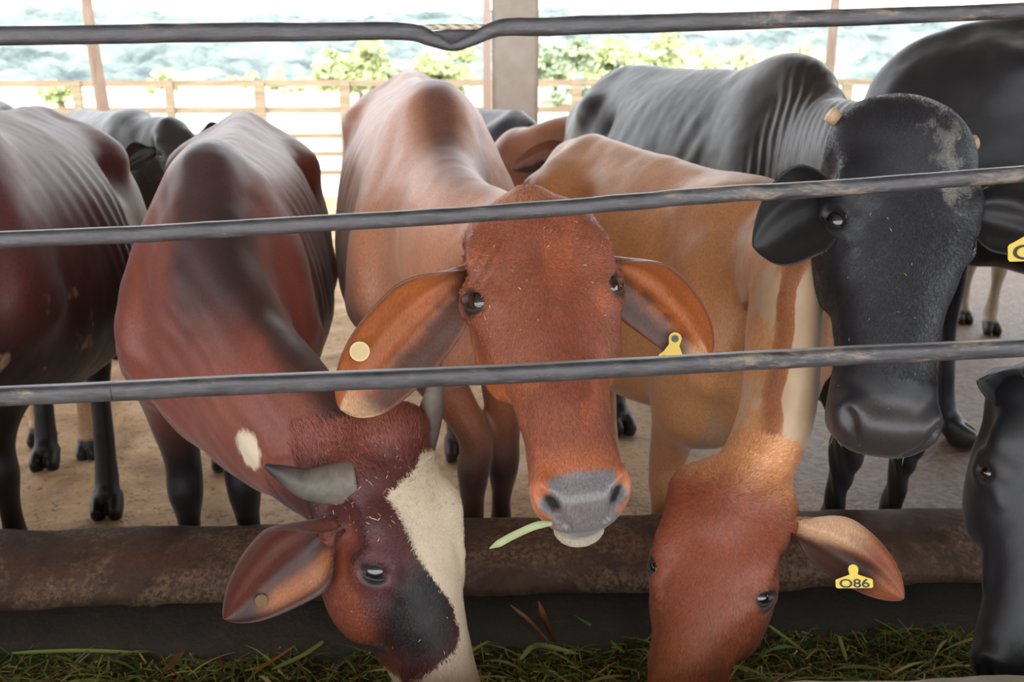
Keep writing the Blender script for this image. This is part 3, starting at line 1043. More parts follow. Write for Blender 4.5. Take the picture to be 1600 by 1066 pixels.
def conc_mat(name, c0, c1, stain, rough=.85, sc=6, big=2.0, amt=.8):
    m, n, l, b = new_mat(name)
    v_ = mapping(n, l)
    a = noise_node(n, l, sc, 8, .7, v_)
    s = noise_node(n, l, big, 5, .7, v_, .8)
    fine = noise_node(n, l, 90, 3, .7, v_)
    c = ramp(n, l, a.outputs['Fac'], [(.3, c0), (.7, c1)])
    mk = ramp(n, l, s.outputs['Fac'], [(.48, 0.0), (.56, 1.0)])
    mk2 = ramp(n, l, fine.outputs['Fac'], [(.42, 0.0), (.58, 1.0)])
    mm = n.new('ShaderNodeMath'); mm.operation = 'MULTIPLY'; l.new(mk.outputs['Color'], mm.inputs[0]); l.new(mk2.outputs['Color'], mm.inputs[1])
    m3 = n.new('ShaderNodeMath'); m3.operation = 'MULTIPLY'; l.new(mm.outputs[0], m3.inputs[0]); m3.inputs[1].default_value = amt
    l.new(mixc(n, l, m3.outputs[0], c.outputs['Color'], stain), b.inputs['Base Color'])
    b.inputs['Roughness'].default_value = rough
    l.new(bump(n, l, a.outputs['Fac'], .5, .02, bump(n, l, fine.outputs['Fac'], .4, .003)), b.inputs['Normal'])
    return m

TY = 2.34
tr = empty('feed_trough', (0, TY - .5, 0), 'long concrete feed trough in front of the cattle, its rear kerb stained brown', 'trough'); tr['_w'] = [0, TY - .5, 0.0]
curb = [(0, -.02), (0, .30), (-.012, .335), (-.05, .350), (-.11, .353), (-.17, .348), (-.215, .332), (-.245, .310), (-.262, .280), (-.262, .262), (-.25, .250), (-.25, -.02)]
v, q = sweep(curb, -4.5, 4.5, TY, 500, .016, 3)
link_mesh('kerb', v, q, conc_mat('manure_stained_kerb', '38271d', '5d4332', '8a7258', .75, 7, 2.6, .6), tr)
basin = [(-.25, -.02), (-.25, .252), (-.30, .14), (-.36, .10), (-.62, .09), (-.80, .12), (-.86, .16), (-.86, -.02)]
v, q = sweep(basin, -4.5, 4.5, TY, 300, .01, 13)
link_mesh('basin', v, q, conc_mat('dark_wet_concrete', '2b2b28', '3f3e39', '5a4632', .6, 5, 1.4, .3), tr)
front = [(-.86, -.02), (-.86, .38), (-.872, .447), (-.90, .467), (-1.10, .472), (-1.14, .462), (-1.14, -.02)]
v, q = sweep(front, -4.5, 4.5, TY - .045, 900, .018, 23)
link_mesh('front_wall', v, q, conc_mat('pale_rough_concrete', 'a29a8c', 'c4bcae', 'd8cdb8', .85, 20, 3.0), tr)

# ---- rails: black rubber hose over steel cable, nearest to the camera
m, n, l, b = new_mat('worn_black_rubber')
v_ = mapping(n, l, (.22, 1, 1))
a = noise_node(n, l, 80, 5, .75, v_); s = noise_node(n, l, 26, 5, .75, v_, .5)
c = ramp(n, l, a.outputs['Fac'], [(.35, '29282b'), (.65, '48474b')])
mk = ramp(n, l, s.outputs['Fac'], [(.55, 0.0), (.66, .8)])
mk2 = ramp(n, l, a.outputs['Fac'], [(.45, 0.0), (.6, 1.0)])
mm = n.new('ShaderNodeMath'); mm.operation = 'MULTIPLY'; l.new(mk.outputs['Color'], mm.inputs[0]); l.new(mk2.outputs['Color'], mm.inputs[1])
l.new(mixc(n, l, mm.outputs[0], c.outputs['Color'], '8b7a66'), b.inputs['Base Color'])
b.inputs['Roughness'].default_value = .42; b.inputs['Specular IOR Level'].default_value = .6
l.new(bump(n, l, a.outputs['Fac'], .5, .002), b.inputs['Normal'])
RUB = m
m, n, l, b = new_mat('dusty_steel_cable')
w = n.new('ShaderNodeTexWave'); w.wave_type = 'BANDS'; w.bands_direction = 'DIAGONAL'; w.inputs['Scale'].default_value = 40
l.new(mapping(n, l), w.inputs['Vector'])
c = ramp(n, l, w.outputs['Fac'], [(.2, 'a0937f'), (.6, 'c9bfae')])
l.new(c.outputs['Color'], b.inputs['Base Color']); b.inputs['Roughness'].default_value = .6
l.new(bump(n, l, w.outputs['Fac'], .8, .003), b.inputs['Normal'])
CABLE = m

def hose(pts, hw, hh, sub=10, n=20, lump=.0011, seed=0, p=3.6):
    C = catmull(np.array(pts, float), sub)
    T = np.gradient(C[:, :3], axis=0); T /= np.linalg.norm(T, axis=1)[:, None]
    vs = []
    k_ = C.shape[1]
    for i in range(len(C)):
        sd = unit(np.cross(T[i], V(0, 0, 1))); u = np.cross(sd, T[i])
        sc = C[i, 3] if k_ > 3 else 1
        for k in range(n):
            a = 2 * PI * k / n
            ca, sa = math.cos(a), math.sin(a)
            rr = 1 / (abs(ca) ** p + abs(sa) ** p) ** (1 / p)
            vs.append(C[i, :3] + sd * ca * rr * hw * sc + u * sa * rr * hh * sc)
    vs = np.array(vs)
    vs[:, 2] += (fbm(vs, 25, seed) - .5) * lump * 2
    m_ = len(C)
    i = np.arange(m_ - 1)[:, None] * n; j = np.arange(n)[None]
    q = np.stack([i + j, i + n + j, i + n + (j + 1) % n, i + (j + 1) % n], -1).reshape(-1, 4)
    fs = [tuple(r) for r in q] + [tuple(range(n)), tuple(range((m_ - 1) * n, m_ * n))[::-1]]
    return vs, fs

def rail(pix, hh, label, gapx=None, seed=0, Y0=1.19):
    def W(px, py):
        Y = Y0
        for _ in range(4):
            Y = Y0 + KY * at(px, py, Y)[0]
        return at(px, py, Y)
    # carry the line on to the posts outside the picture
    (x0, y0), (x1, y1) = pix[0], pix[1]
    (xa, ya), (xb, yb) = pix[-2], pix[-1]
    ext0 = (x0 - 1500, y0 - (y1 - y0) / (x1 - x0) * 1500); ext1 = (xb + 1500, yb + (yb - ya) / (xb - xa) * 1500)
    full = [ext0] + pix + [ext1]
    pts = [W(*p) for p in full]
    root = empty('cable_rail', pts[len(pts) // 2], label, 'rail', 'rubber-covered cable rails in front of the cattle'); root['_w'] = [float(x) for x in pts[len(pts) // 2]]
    if gapx is None:
        v, f = hose([np.r_[p, 1] for p in pts], hh, hh, seed=seed)
        link_mesh('rubber_hose', v, f, RUB, root)
    else:
        v, f = hose([np.r_[W(*p), s] for p, s in gapx], hh, hh, seed=seed, sub=8)
        link_mesh('rubber_hose', v, f, RUB, root)
    cp = [p - V(0, 0, 0) for p in pts] if gapx is None else [W(ext0[0] - 8, ext0[1])] + [W(300, 50), W(600, 44.5), W(700, 42), W(780, 42), W(1100, 36)] + [W(ext1[0] + 8, ext1[1])]
    v, f = hose([np.r_[p, 1] for p in cp], .0032, .0032, p=2, n=10, lump=0)
    link_mesh('steel_cable', v, f, CABLE, root)
    return pts[0], pts[-1]
E1 = rail([(0, 55), (300, 52), (600, 48), (800, 44), (1200, 34), (1600, 17)], .0104, 'topmost rubber-covered rail, its hose sagging off the bare cable',
     gapx=[((-1500, 70), 1), ((0, 56), 1), ((300, 51), 1), ((560, 49), .95), ((640, 50), .9), ((670, 59), .82), ((692, 69), .6), ((704, 73), .45), ((716, 71), .55), ((740, 61), .7), ((772, 46), .85), ((800, 42), .95), ((880, 41), 1), ((1200, 31), .95), ((1600, 17), .9), ((3100, -40), 1)], seed=1)
E2 = rail([(0, 375), (250, 364), (500, 349), (800, 331), (1100, 306), (1300, 294), (1600, 272)], .0098, 'middle black rail crossing the foreheads of the cattle', seed=2)
E3 = rail([(0, 619), (200, 610), (400, 600), (800, 584), (1200, 562), (1600, 543)], .0115, 'lowest black rail, crossing the nose bridge of the orange-red cow', seed=3)
# the torn flap between the two sagging hose halves
def W1(px, py, dy=0):
    Y = 1.19
    for _ in range(4): Y = 1.19 + KY * at(px, py, Y)[0]
    return at(px, py, Y + dy)
flp = [W1(676, 49, .006), (W1(716, 44, .008)), W1(764, 43, .006), W1(742, 60, .004), W1(716, 72, .003), W1(696, 66, .004)]
vs = flp + [p + V(0, .003, 0) for p in flp]
fs = [tuple(range(6)), tuple(range(11, 5, -1))] + [(i, 6 + i, 6 + (i + 1) % 6, (i + 1) % 6) for i in range(6)]
RT = [o for o in bpy.data.objects if o.name == 'cable_rail'][0]
link_mesh('torn_rubber_flap', np.array(vs), fs, RUB, RT, smooth=False)
for e, (lab) in ((0, 'steel post holding the rails at their left end'), (1, 'steel post holding the rails at their right end')):
    x = (E1[e][0] + E3[e][0]) / 2
    y = 1.19 + KY * x
    tv, tf = tube([(V(x, y, .40), .03), (V(x, y, 1.0), .03), (V(x, y, 1.75), .03)], 14)
    tag(link_mesh('rail_post', tv, tf, simple_mat('grey_steel', '6d6d6d', .5, 1), smooth=True), lab, 'post')

# ------------------------------------------------------------------ the cattle
SHINY = coat_mat('short_glossy_coat', .47, .45, sheen=.2)
BLAZE = coat_mat('blazed_red_coat', .47, .45, patch='d9c8ae', sheen=.2)
BLACKCOAT = coat_mat('black_coat', .45, .5, patch='77746f', sheen=.12)

def ear(H, e, tip, width, normal, x=.092, y=-.09, z=.10, **k):
    d = dict(base=H(e * x, y, z), tip=np.asarray(tip, float), width=width, normal=normal, bend=.02, curl0=2.4, curl1=.75)
    d.update(k)
    return d

def ear_paint(out, inn, dark, tipc=None):
    out, inn, dark = srgb(out), srgb(inn), srgb(dark)
    def f(p, s, t, i, k):
        c = np.tile(out, (len(p), 1))
        n = fbm(p, 60, 9)
        a = mixv(np.tile(inn, (len(p), 1)), dark, (1 - sstep(-.35, .25, t + .35 * s + (n - .5) * .5)) * .9)
        a = mixv(a, dark, (1 - sstep(.1, .3, s)) * .8)
        c = np.where(i[:, None] > .5, a, c)
        c = mixv(c, out * .55, sstep(.82, .97, np.abs(t)) * .7)
        if tipc is not None:
            c = mixv(c, srgb(tipc), sstep(.85, .97, s) * (t < .2) * .8)
        return c
    return f

def headmask(hl, y0=-.26, y1=.08, w=.19):
    return (np.abs(hl[:, 0]) < w) & (hl[:, 2] > -.09) & (hl[:, 2] < .62) & (hl[:, 1] > y0) & (hl[:, 1] < y1)

def wrinkles(v, nrm, axis, wave, amp, mask):
    ph = v @ unit(axis)
    return amp * np.sin(ph * 2 * PI / wave + 5 * fbm(v, 6, 77)) * mask

COWS = {}
# ---- middle: the orange-red cow looking at the camera
def cow_middle():
    B = Body(at(682, 168, 2.42), at(642, 120, 3.62), .96)
    H = Head(at(834, 320, 1.62), at(911, 742, 1.37), V(.965, .17, .14), .955)
    neck = [(B(-.12, 0, 1.03), .13, .25), (B(.06, 0, 1.05), .125, .22), (at(712, 385, 2.05), .11, .165), (at(782, 405, 1.84), .09, .13), (H(0, -.10, .05), .08, .10)]
    ears = [ear(H, -1, at(532, 640, 1.47), .088, V(.30, -1, -.05), tipw=.8, peak=.66, curl1=.65, z=.055, rootw=.26), ear(H, 1, at(1108, 560, 1.66), .078, V(-.40, -1, -.15), bend=.035, curl0=2.2, z=.07, tipw=.6, rootw=.34, peak=.6)]
    def paint(v, bl, hl, n):
        c, p, w = base_paint(v, bl, hl, n, 'b98062', '553029', None, top=.85, face='7e4530', muzz='6c6667', muzzle_z=.465, wf=1.22, ez=.148)
        hm = headmask(hl)
        cl = np.array([at(700, 165, 2.45), at(722, 225, 2.36), at(740, 285, 2.20), at(785, 305, 2.0)])
        dm = np.full(len(v), 9.)
        for a_, b_ in zip(cl[:-1], cl[1:]):
            t = np.clip(((v - a_) @ (b_ - a_)) / ((b_ - a_) @ (b_ - a_)), 0, 1)
            dm = np.minimum(dm, np.linalg.norm(v - a_ - t[:, None] * (b_ - a_), axis=1))
        c = mixv(c, srgb('5f3226'), (1 - sstep(.02, .075, dm + (fbm(v, 14, 4) - .5) * .04)) * .8 * (~hm))
        c = mixv(c, srgb('b4672f'), hm * (1 - sstep(-.12, -.06, hl[:, 1])) * sstep(.05, .15, hl[:, 2]) * .85 * (w < .5))
        c = mixv(c, srgb('ad5f2e'), hm * sstep(.40, .47, hl[:, 2]) * .5 * (w < .5))
        ax_ = np.abs(hl[:, 0])
        lip = hm * sstep(.44, .46, hl[:, 2]) * sstep(.050, .060, ax_) * (hl[:, 1] > -.118)
        lip = np.maximum(lip, hm * sstep(.44, .46, hl[:, 2]) * sstep(.030, .044, ax_) * (1 - sstep(-.085, -.070, hl[:, 1])) * (hl[:, 1] > -.118))
        nd_ = np.sqrt((ax_ - .054) ** 2 + (hl[:, 1] + .036) ** 2 + (hl[:, 2] - .503) ** 2)
        lip = lip * sstep(.015, .021, nd_)
        c = mixv(c, srgb('a8603c'), lip)
        w = w * (1 - lip)
        c = mixv(c, srgb('6d3322'), hm * (1 - sstep(.01, .06, np.abs(hl[:, 0] - .01) + (fbm(v, 30, 2) - .5) * .05)) * .5 * (hl[:, 2] < .35))
        c = mixv(c, srgb('a85a34'), hm * sstep(.5, .7, fbm(v, 14, 19)) * .35 * (w < .5))
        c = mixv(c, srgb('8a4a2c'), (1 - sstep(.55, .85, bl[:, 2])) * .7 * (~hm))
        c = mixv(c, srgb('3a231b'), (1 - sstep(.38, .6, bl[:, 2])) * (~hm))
        c = mixv(c, srgb('a89e8c'), hm * sstep(.44, .475, hl[:, 2]) * (1 - sstep(-.118, -.104, hl[:, 1])))
        return c, p, w
    def disp(v, bl, hl, n):
        m = (1 - sstep(.02, .09, np.abs(hl[:, 0] + .125))) * (1 - sstep(.03, .09, np.abs(hl[:, 2] - .07))) * sstep(-.2, -.14, hl[:, 1])
        return wrinkles(v, n, V(1, 0, -.7), .016, .0016, m)
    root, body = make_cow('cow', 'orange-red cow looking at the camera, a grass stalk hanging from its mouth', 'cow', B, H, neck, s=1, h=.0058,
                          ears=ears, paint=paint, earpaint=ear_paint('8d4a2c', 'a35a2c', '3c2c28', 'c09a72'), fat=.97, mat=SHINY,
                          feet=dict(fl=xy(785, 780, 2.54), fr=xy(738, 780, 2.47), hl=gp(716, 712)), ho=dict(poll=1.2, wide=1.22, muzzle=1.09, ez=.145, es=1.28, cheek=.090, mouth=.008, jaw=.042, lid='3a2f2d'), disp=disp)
    COWS['middle'] = (root, body, B, H, ears)

def ear_paint_b(p, s, t, i, k):
    c = ear_paint('6e3a30', '5a2c20', '1c100e')(p, s, t, i, k)
    return mixv(c, srgb('a0623c'), sstep(.35, .6, -t) * (1 - sstep(.75, .95, -t)) * sstep(.12, .25, s) * (1 - sstep(.7, .9, s)) * (i > .5) * .9)

def ear_paint_d(p, s, t, i, k):
    c = np.tile(srgb('8a4c2e'), (len(p), 1))
    up = sstep(-.25, .15, t - .9 * (s - .35))
    c = mixv(c, srgb('c39d7c'), up * (1 - sstep(.45, .75, s)))
    c = mixv(c, srgb('2a1814'), (1 - up) * (1 - sstep(.7, .9, s)) * .9)
    return c

# ---- dark red cow with the white blaze, head in the trough
def cow_blaze():
    B = Body(at(328, 268, 2.30), at(380, 190, 3.35), .96)
    H = Head(at(645, 715, 1.70), at(752, 1150, 1.56), V(.125, .21, .10), 1.06)
    neck = [(B(-.15, 0, .98), .15, .26), (B(.08, 0, .98), .14, .235), (at(378, 590, 2.08), .125, .21), (at(468, 675, 1.90), .10, .16), (H(-.01, -.12, .06), .085, .105)]
    ears = [ear(H, -1, at(350, 968, 1.58), .110, V(.45, -1, -.10), z=.075, y=-.13, bend=.03, curl0=2.6, curl1=1.15, tipw=.3, peak=.5)]
    ears.append(ear(H, 1, H(.17, -.33, .02), .06, H.dirn(.6, .2, .6), z=.10, y=-.13))
    def paint(v, bl, hl, n):
        c, p, w = base_paint(v, bl, hl, n, '7d4336', '3a2a2b', None, top=.0, face='4a2020', muzz='b9a892', muzzle_z=.49)
        hm = headmask(hl)
        # dark saddle over the hump, running down the crest of the neck
        rid = np.abs(bl[:, 1]) + (fbm(v, 9, 5) - .5) * .05
        m = (1 - sstep(.04, .12, rid)) * sstep(-.35, -.05, bl[:, 0]) * sstep(.9, 1.1, bl[:, 2]) * (~hm)
        c = mixv(c, srgb('38282b'), m * .92)
        cl = np.array([at(335, 330, 2.22), at(372, 400, 2.08), at(425, 485, 1.97), at(490, 570, 1.86), at(560, 640, 1.76)])
        dm = np.full(len(v), 9.)
        for a_, b_ in zip(cl[:-1], cl[1:]):
            t = np.clip(((v - a_) @ (b_ - a_)) / ((b_ - a_) @ (b_ - a_)), 0, 1)
            dm = np.minimum(dm, np.linalg.norm(v - a_ - t[:, None] * (b_ - a_), axis=1))
        c = mixv(c, srgb('2e2123'), (1 - sstep(.03, .085, dm + (fbm(v, 12, 4) - .5) * .04)) * .85 * (~hm))
        c = mixv(c, srgb('6b3628'), (bl[:, 0] < -.25) * (~hm) * .6)
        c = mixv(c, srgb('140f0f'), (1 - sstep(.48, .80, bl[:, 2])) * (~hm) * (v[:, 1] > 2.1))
        c = mixv(c, srgb('7d3f28'), hm * (1 - sstep(-.10, -.055, hl[:, 1])) * sstep(.06, .12, hl[:, 2]) * .9)
        # blaze: signed distance-like field
        z = hl[:, 2]; x = hl[:, 0]
        left = np.interp(z, [-.02, .02, .05, .10, .16, .20, .26, .31, .335, .355, .40, .56], [.03, .015, -.062, -.05, -.035, -.020, .008, .012, -.01, -.055, -.085, -.10])
        right = np.interp(z, [-.02, .04, .12, .25, .40, .56], [.05, .105, .115, .10, .11, .12])
        pa = np.minimum(x - left, right - x) * 1.0
        pa = np.minimum(pa, z - .005)
        pa = np.minimum(pa, hl[:, 1] + .16)
        pa = np.where(hm, pa, -1)
        # pale patch on the side of the neck
        q = at(392, 700, 1.86)
        dd = np.linalg.norm((v - q) / V(.030, .12, .040), axis=1)
        pa2 = (1 - dd) * .03 * (n[:, 1] < 0)
        pa = np.maximum(pa, np.where(dd < 2, pa2, -1))
        c = mixv(c, srgb('0d0808'), hm * (1 - sstep(.035, .075, np.sqrt((x + .045) ** 2 + ((z - .255) * .7) ** 2))) * .95)
        return c, pa, w * .5
    def disp(v, bl, hl, n):
        m = sstep(.0, .08, bl[:, 0]) * (~headmask(hl)) * .8
        return wrinkles(v, n, V(.6, -.3, 1), .06, .0015, m)
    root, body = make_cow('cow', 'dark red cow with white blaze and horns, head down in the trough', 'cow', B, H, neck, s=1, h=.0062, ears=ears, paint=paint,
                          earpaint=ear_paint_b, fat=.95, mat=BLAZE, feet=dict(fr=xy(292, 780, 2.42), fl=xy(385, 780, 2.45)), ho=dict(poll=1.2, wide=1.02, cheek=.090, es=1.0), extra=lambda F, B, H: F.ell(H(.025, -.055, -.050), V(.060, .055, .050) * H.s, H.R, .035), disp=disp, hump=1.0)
    COWS['blaze'] = (root, body, B, H, ears)

# ---- light orange cow, head down on the right of the middle
def cow_orange():
    B = Body(at(1185, 292, 2.36), at(925, 226, 3.08), .88)
    H = Head(at(1140, 752, 1.78), at(1030, 1160, 1.54), V(.79, -.55, -.26), 1.03)
    neck = [(B(-.15, 0, 1.02), .12, .21), (B(.03, 0, 1.04), .105, .18), (at(1230, 400, 2.04), .074, .11, V(0, -1, .5)), (at(1226, 530, 1.93), .070, .11, V(0, -1, .2)), (at(1212, 660, 1.86), .072, .11, V(0, -1, .2)), (H(0, -.09, .04), .075, .10, H.dirn(0, 1, 0))]
    ears = [ear(H, 1, at(1412, 935, 1.62), .070, V(-.1, -1, .55), x=.098, z=.04, y=-.10, bend=.02, curl0=2.4, curl1=1.0, tipw=.5, peak=.55),
            ear(H, -1, H(-.12, -.32, .03), .050, H.dirn(-1, 0, 0), x=.08, z=.03, y=-.13)]
    def paint(v, bl, hl, n):
        c, p, w = base_paint(v, bl, hl, n, 'c98f60', '8a5634', None, top=.3, face='7f4028', muzz='6b5148', wf=1.08, ez=.185)
        hm = headmask(hl)
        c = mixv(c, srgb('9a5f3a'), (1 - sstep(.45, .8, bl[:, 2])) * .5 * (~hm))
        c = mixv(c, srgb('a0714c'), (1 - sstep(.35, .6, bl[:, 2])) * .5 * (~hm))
        # neck: pale side patches with a brown line along the nape
        zz = np.array([.62, .75, .88, 1.0, 1.1])
        ax = np.array([at(1195, 735, 1.8), at(1200, 660, 1.85), at(1212, 570, 1.9), at(1225, 480, 1.95), at(1232, 400, 2.0)])
        o_ = np.argsort(ax[:, 2])
        cx = np.interp(v[:, 2], ax[o_, 2], ax[o_, 0]) - .018; cy = np.interp(v[:, 2], ax[o_, 2], ax[o_, 1])
        dx = v[:, 0] - cx; dy = v[:, 1] - cy
        top = (np.abs(dx) < .14) & (np.abs(dy) < .20) & (n[:, 1] < .1) & (~hm)
        nn = fbm(v, 9, 21, 4)
        fade = sstep(.68, .76, v[:, 2]) * (1 - sstep(1.04, 1.14, v[:, 2]))
        pa = (nn - .42) * .10 - .05 * (1 - sstep(.006, .022, np.abs(dx + (nn - .5) * .03))) - .04 * (1 - fade)
        pa = np.where(top, pa, -1)
        c = mixv(c, srgb('7d4328'), top * (1 - sstep(.008, .030, np.abs(dx + (nn - .5) * .03))) * .8 * (v[:, 2] < 1.12))
        # white chest
        q = (bl[:, 0] > -.12) & (bl[:, 2] < .84) & (bl[:, 2] > .5) & (np.abs(bl[:, 1]) < .17) & (~hm) & (v[:, 1] > 2.05)
        c = mixv(c, srgb('a88a74'), q * sstep(.4, .55, nn) * .6)
        c = mixv(c, srgb('a05c30'), hm * sstep(.22, .42, hl[:, 2]) * .8 * (w < .5))
        return c, pa, w
    def extra_d(F, B, H):
        F.ell(H(-.005, -.075, .015), V(.118, .065, .065) * H.s, H.R, .03)
        F.ell(H(0, -.075, .07), V(.118, .07, .07) * H.s, H.R, .03)
        F.ell(at(1105, 640, 2.36), V(.11, .10, .10), None, .07)
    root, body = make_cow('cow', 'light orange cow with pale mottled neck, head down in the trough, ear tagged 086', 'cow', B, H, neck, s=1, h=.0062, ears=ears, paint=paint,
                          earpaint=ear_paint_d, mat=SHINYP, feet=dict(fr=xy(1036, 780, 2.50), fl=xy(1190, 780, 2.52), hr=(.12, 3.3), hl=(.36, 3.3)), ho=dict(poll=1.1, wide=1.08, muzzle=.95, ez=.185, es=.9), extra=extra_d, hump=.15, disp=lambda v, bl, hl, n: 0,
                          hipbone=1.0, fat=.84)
    COWS['orange'] = (root, body, B, H, ears)
SHINYP = coat_mat('mottled_orange_coat', .45, .5, patch='bfa384', sheen=.2)

# ---- black cow facing the camera
def cow_black():
    B = Body(at(1248, 116, 2.98), at(985, 112, 4.15), .98)
    H = Head(at(1448, 200, 1.86), at(1412, 618, 1.66), V(.97, .13, .0), 1.10)
    neck = [(B(-.15, 0, 1.0), .14, .27), (B(.05, 0, 1.02), .14, .25), (at(1325, 275, 2.52), .115, .185), (at(1385, 290, 2.2), .11, .145), (H(0, -.11, .05), .10, .12)]
    ears = [ear(H, -1, at(1178, 385, 1.76), .098, V(.1, -1, .1), x=.11, z=.12, tipw=.9, peak=.6, curl0=2.0), ear(H, 1, at(1665, 375, 1.82), .085, V(-.2, -1, .1), x=.11, z=.10, tipw=.7, curl0=2.0)]
    def extra(F, B, H):
        F.ell(H(0, -.075, .010), V(.120, .075, .095) * H.s, H.R, .04)
        F.ell(H(0, -.10, .0), V(.105, .09, .06) * H.s, H.R, .04)
        F.ell(H(0, -.06, .50), V(.075, .045, .03) * H.s, H.R, .03)
    def paint(v, bl, hl, n):
        c, p, w = base_paint(v, bl, hl, n, '1f1e23', '1f1a1a', None, top=.6, face='16171d', muzz='332d2e', muzzle_z=.46, wf=1.2)
        hm = headmask(hl)
        q = (fbm(v, 5, 31) - .45) * 2
        c = mixv(c, srgb('33261f'), np.clip(q, 0, 1) * (~hm) * sstep(-.5, -.1, bl[:, 0]) * .7)
        nn = fbm(v * V(1, .4, 1.3), 34, 12, 3)
        x = hl[:, 0] - np.interp(hl[:, 2], [-.06, .03, .09, .16], [.02, .03, .065, .075])
        m = (1 - sstep(.015, .06, np.abs(x))) * (1 - sstep(.09, .18, hl[:, 2])) * hm * (hl[:, 1] > -.12)
        pa = np.where(m > .01, -.012 + .010 * m + (nn - .5) * .030, -1)
        # fly-bite marks along the ribs; the last, larger spot paints the hip hollow's shade
        for q_ in ((1082, 168), (1095, 196), (1108, 188), (1118, 210), (1126, 180), (1131, 200), (1062, 205), (1140, 215), (1088, 214), (1120, 196), (960, 160)):
            k_ = np.array([at(q_[0], q_[1], Y_) for Y_ in (2.7, 3.1, 3.5, 3.9)])
            d_ = unit(k_[-1] - k_[0]); r_ = v - k_[0]
            t_ = r_ @ d_
            dd = np.linalg.norm(r_ - t_[:, None] * d_, axis=1)
            c = mixv(c, srgb('0c0b0d'), (1 - sstep(.006, .012, dd / (2.2 if q_[0] == 960 else 1))) * (~hm) * .9)
        return c, pa, w * .4
    def disp(v, bl, hl, n):
        hm = headmask(hl)
        m = sstep(.03, .12, bl[:, 0]) * (~hm)
        d = wrinkles(v, n, V(1, -.9, .25), .034, .0026, m)
        return d
    root, body = make_cow('cow', 'black cow facing the camera with sawn-off horn stubs and grey-flecked forehead', 'cow', B, H, neck, s=1.05, h=.0068, ears=ears, paint=paint, extra=extra, disp=disp,
                          earpaint=ear_paint('151418', '0f0d0f', '09080a'), mat=BLACKCOAT, feet=dict(fr=xy(1310, 770, 2.54), fl=xy(1405, 760, 2.62), hr=gp(968, 672), hl=(.80, 4.35)), ho=dict(poll=.6, wide=1.27, muzzle=1.28, lid='121114'), hump=1.0, neckegg=0)
    COWS['black'] = (root, body, B, H, ears)

# ---- big black one on the right edge, only its flank in view
def cow_flank():
    B = Body(V(2.78, 3.38, 1.67), V(1.73, 3.74, 1.60), 1.08)
    H = Head(V(3.50, 3.02, 1.50), V(3.85, 2.82, 1.15), V(.36, .93, 0), 1.05)
    neck = [(B(-.15, 0, 1.0), .14, .28), (B(.05, 0, 1.04), .13, .24), (V(3.22, 3.18, 1.52), .11, .17), (H(0, -.1, .04), .09, .11)]
    paint = lambda v, bl, hl, n: base_paint(v, bl, hl, n, '1e1d22', '221d1c', None, top=.4, muzz='3a3436')
    ears = [ear(H, -1, H(-.30, -.16, .10), .08, V(0, -1, 0)), ear(H, 1, H(.30, -.16, .10), .08, V(0, -1, 0))]
    make_cow('cow', 'tall black animal at the right edge, only its high flank in view', 'cow', B, H, neck, h=.011, ears=ears, paint=paint, mat=BLACKCOAT, hump=.8, fat=1.05, belly=1.1,
             earpaint=ear_paint('1d1c1f', '1a1619', '0e0d0f'), feet=dict(hr=gp(1488, 690), hl=(1.80, 4.05)))

# ---- black head at the lower right corner
def cow_corner():
    B = Body(V(1.76, 2.70, 1.2), V(2.78, 2.80, 1.22), .85)
    H = Head(at(1690, 610, 1.68), at(1606, 1060, 1.54), V(.95, -.2, -.12), 1.05)
    neck = [(B(-.12, 0, 1.0), .13, .24), (B(.08, 0, 1.0), .12, .2), (V(1.34, 2.20, 1.04), .10, .16), (at(1725, 650, 1.80), .09, .13), (H(0, -.1, .05), .085, .11)]
    ears = [ear(H, -1, at(1528, 597, 1.66), .050, V(.1, -1, -.2), x=.085, z=.02, y=-.12, tipw=.0, peak=.3, curl0=2.2, curl1=1.1), ear(H, 1, H(.30, -.16, .10), .07, V(0, -1, 0))]
    paint = lambda v, bl, hl, n: base_paint(v, bl, hl, n, '17181c', '1a1818', None, top=.4, muzz='1c1b1e')
    make_cow('cow', 'black animal at the lower right corner, head down in the trough', 'cow', B, H, neck, h=.008, ears=ears, paint=paint, mat=BLACKCOAT, hump=.3, ho=dict(wide=1.15, es=.75),
             earpaint=ear_paint('1d1c1f', '1a1619', '0e0d0f'))

# ---- dark red cow at the left edge
def cow_left():
    B = Body(V(-1.36, 2.35, 1.32), V(-1.53, 3.28, 1.30), 1.08)
    H = Head(V(-1.62, 1.78, .85), V(-1.62, 1.56, .42), V(.95, .25, 0), .98)
    neck = [(B(-.15, 0, 1.0), .14, .26), (B(.06, 0, 1.0), .13, .22), (V(-1.5, 2.05, 1.02), .11, .17), (H(0, -.1, .05), .085, .11)]
    ears = [ear(H, -1, H(-.30, -.16, .10), .08, V(0, -1, 0)), ear(H, 1, H(.28, -.2, .10), .07, V(0, -1, 0))]
    def paint(v, bl, hl, n):
        c, p, w = base_paint(v, bl, hl, n, '562c26', '33201e', None, top=.3, muzz='3a2a28')
        c = mixv(c, srgb('140d0c'), (1 - sstep(.68, 1.0, bl[:, 2])) * (~headmask(hl)))  # dark legs; lower flank and belly blackened too, painting the shade underneath
        nn = fbm(v, 16, 8)
        q = np.linalg.norm((v - at(0, 560, 2.2)) / V(.25, .5, .14), axis=1)
        return c, np.where(q < 1, (nn - .75) * .1, -1.), w
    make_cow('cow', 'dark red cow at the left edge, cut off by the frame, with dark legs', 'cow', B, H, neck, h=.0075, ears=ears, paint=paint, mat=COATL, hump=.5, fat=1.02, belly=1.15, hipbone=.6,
             earpaint=ear_paint('4a2a24', '6b3a28', '20120f'), feet=dict(fl=xy(12, 780, 2.46), fr=(-1.62, 2.4), hl=gp(170, 803), hr=(-1.75, 3.5)))
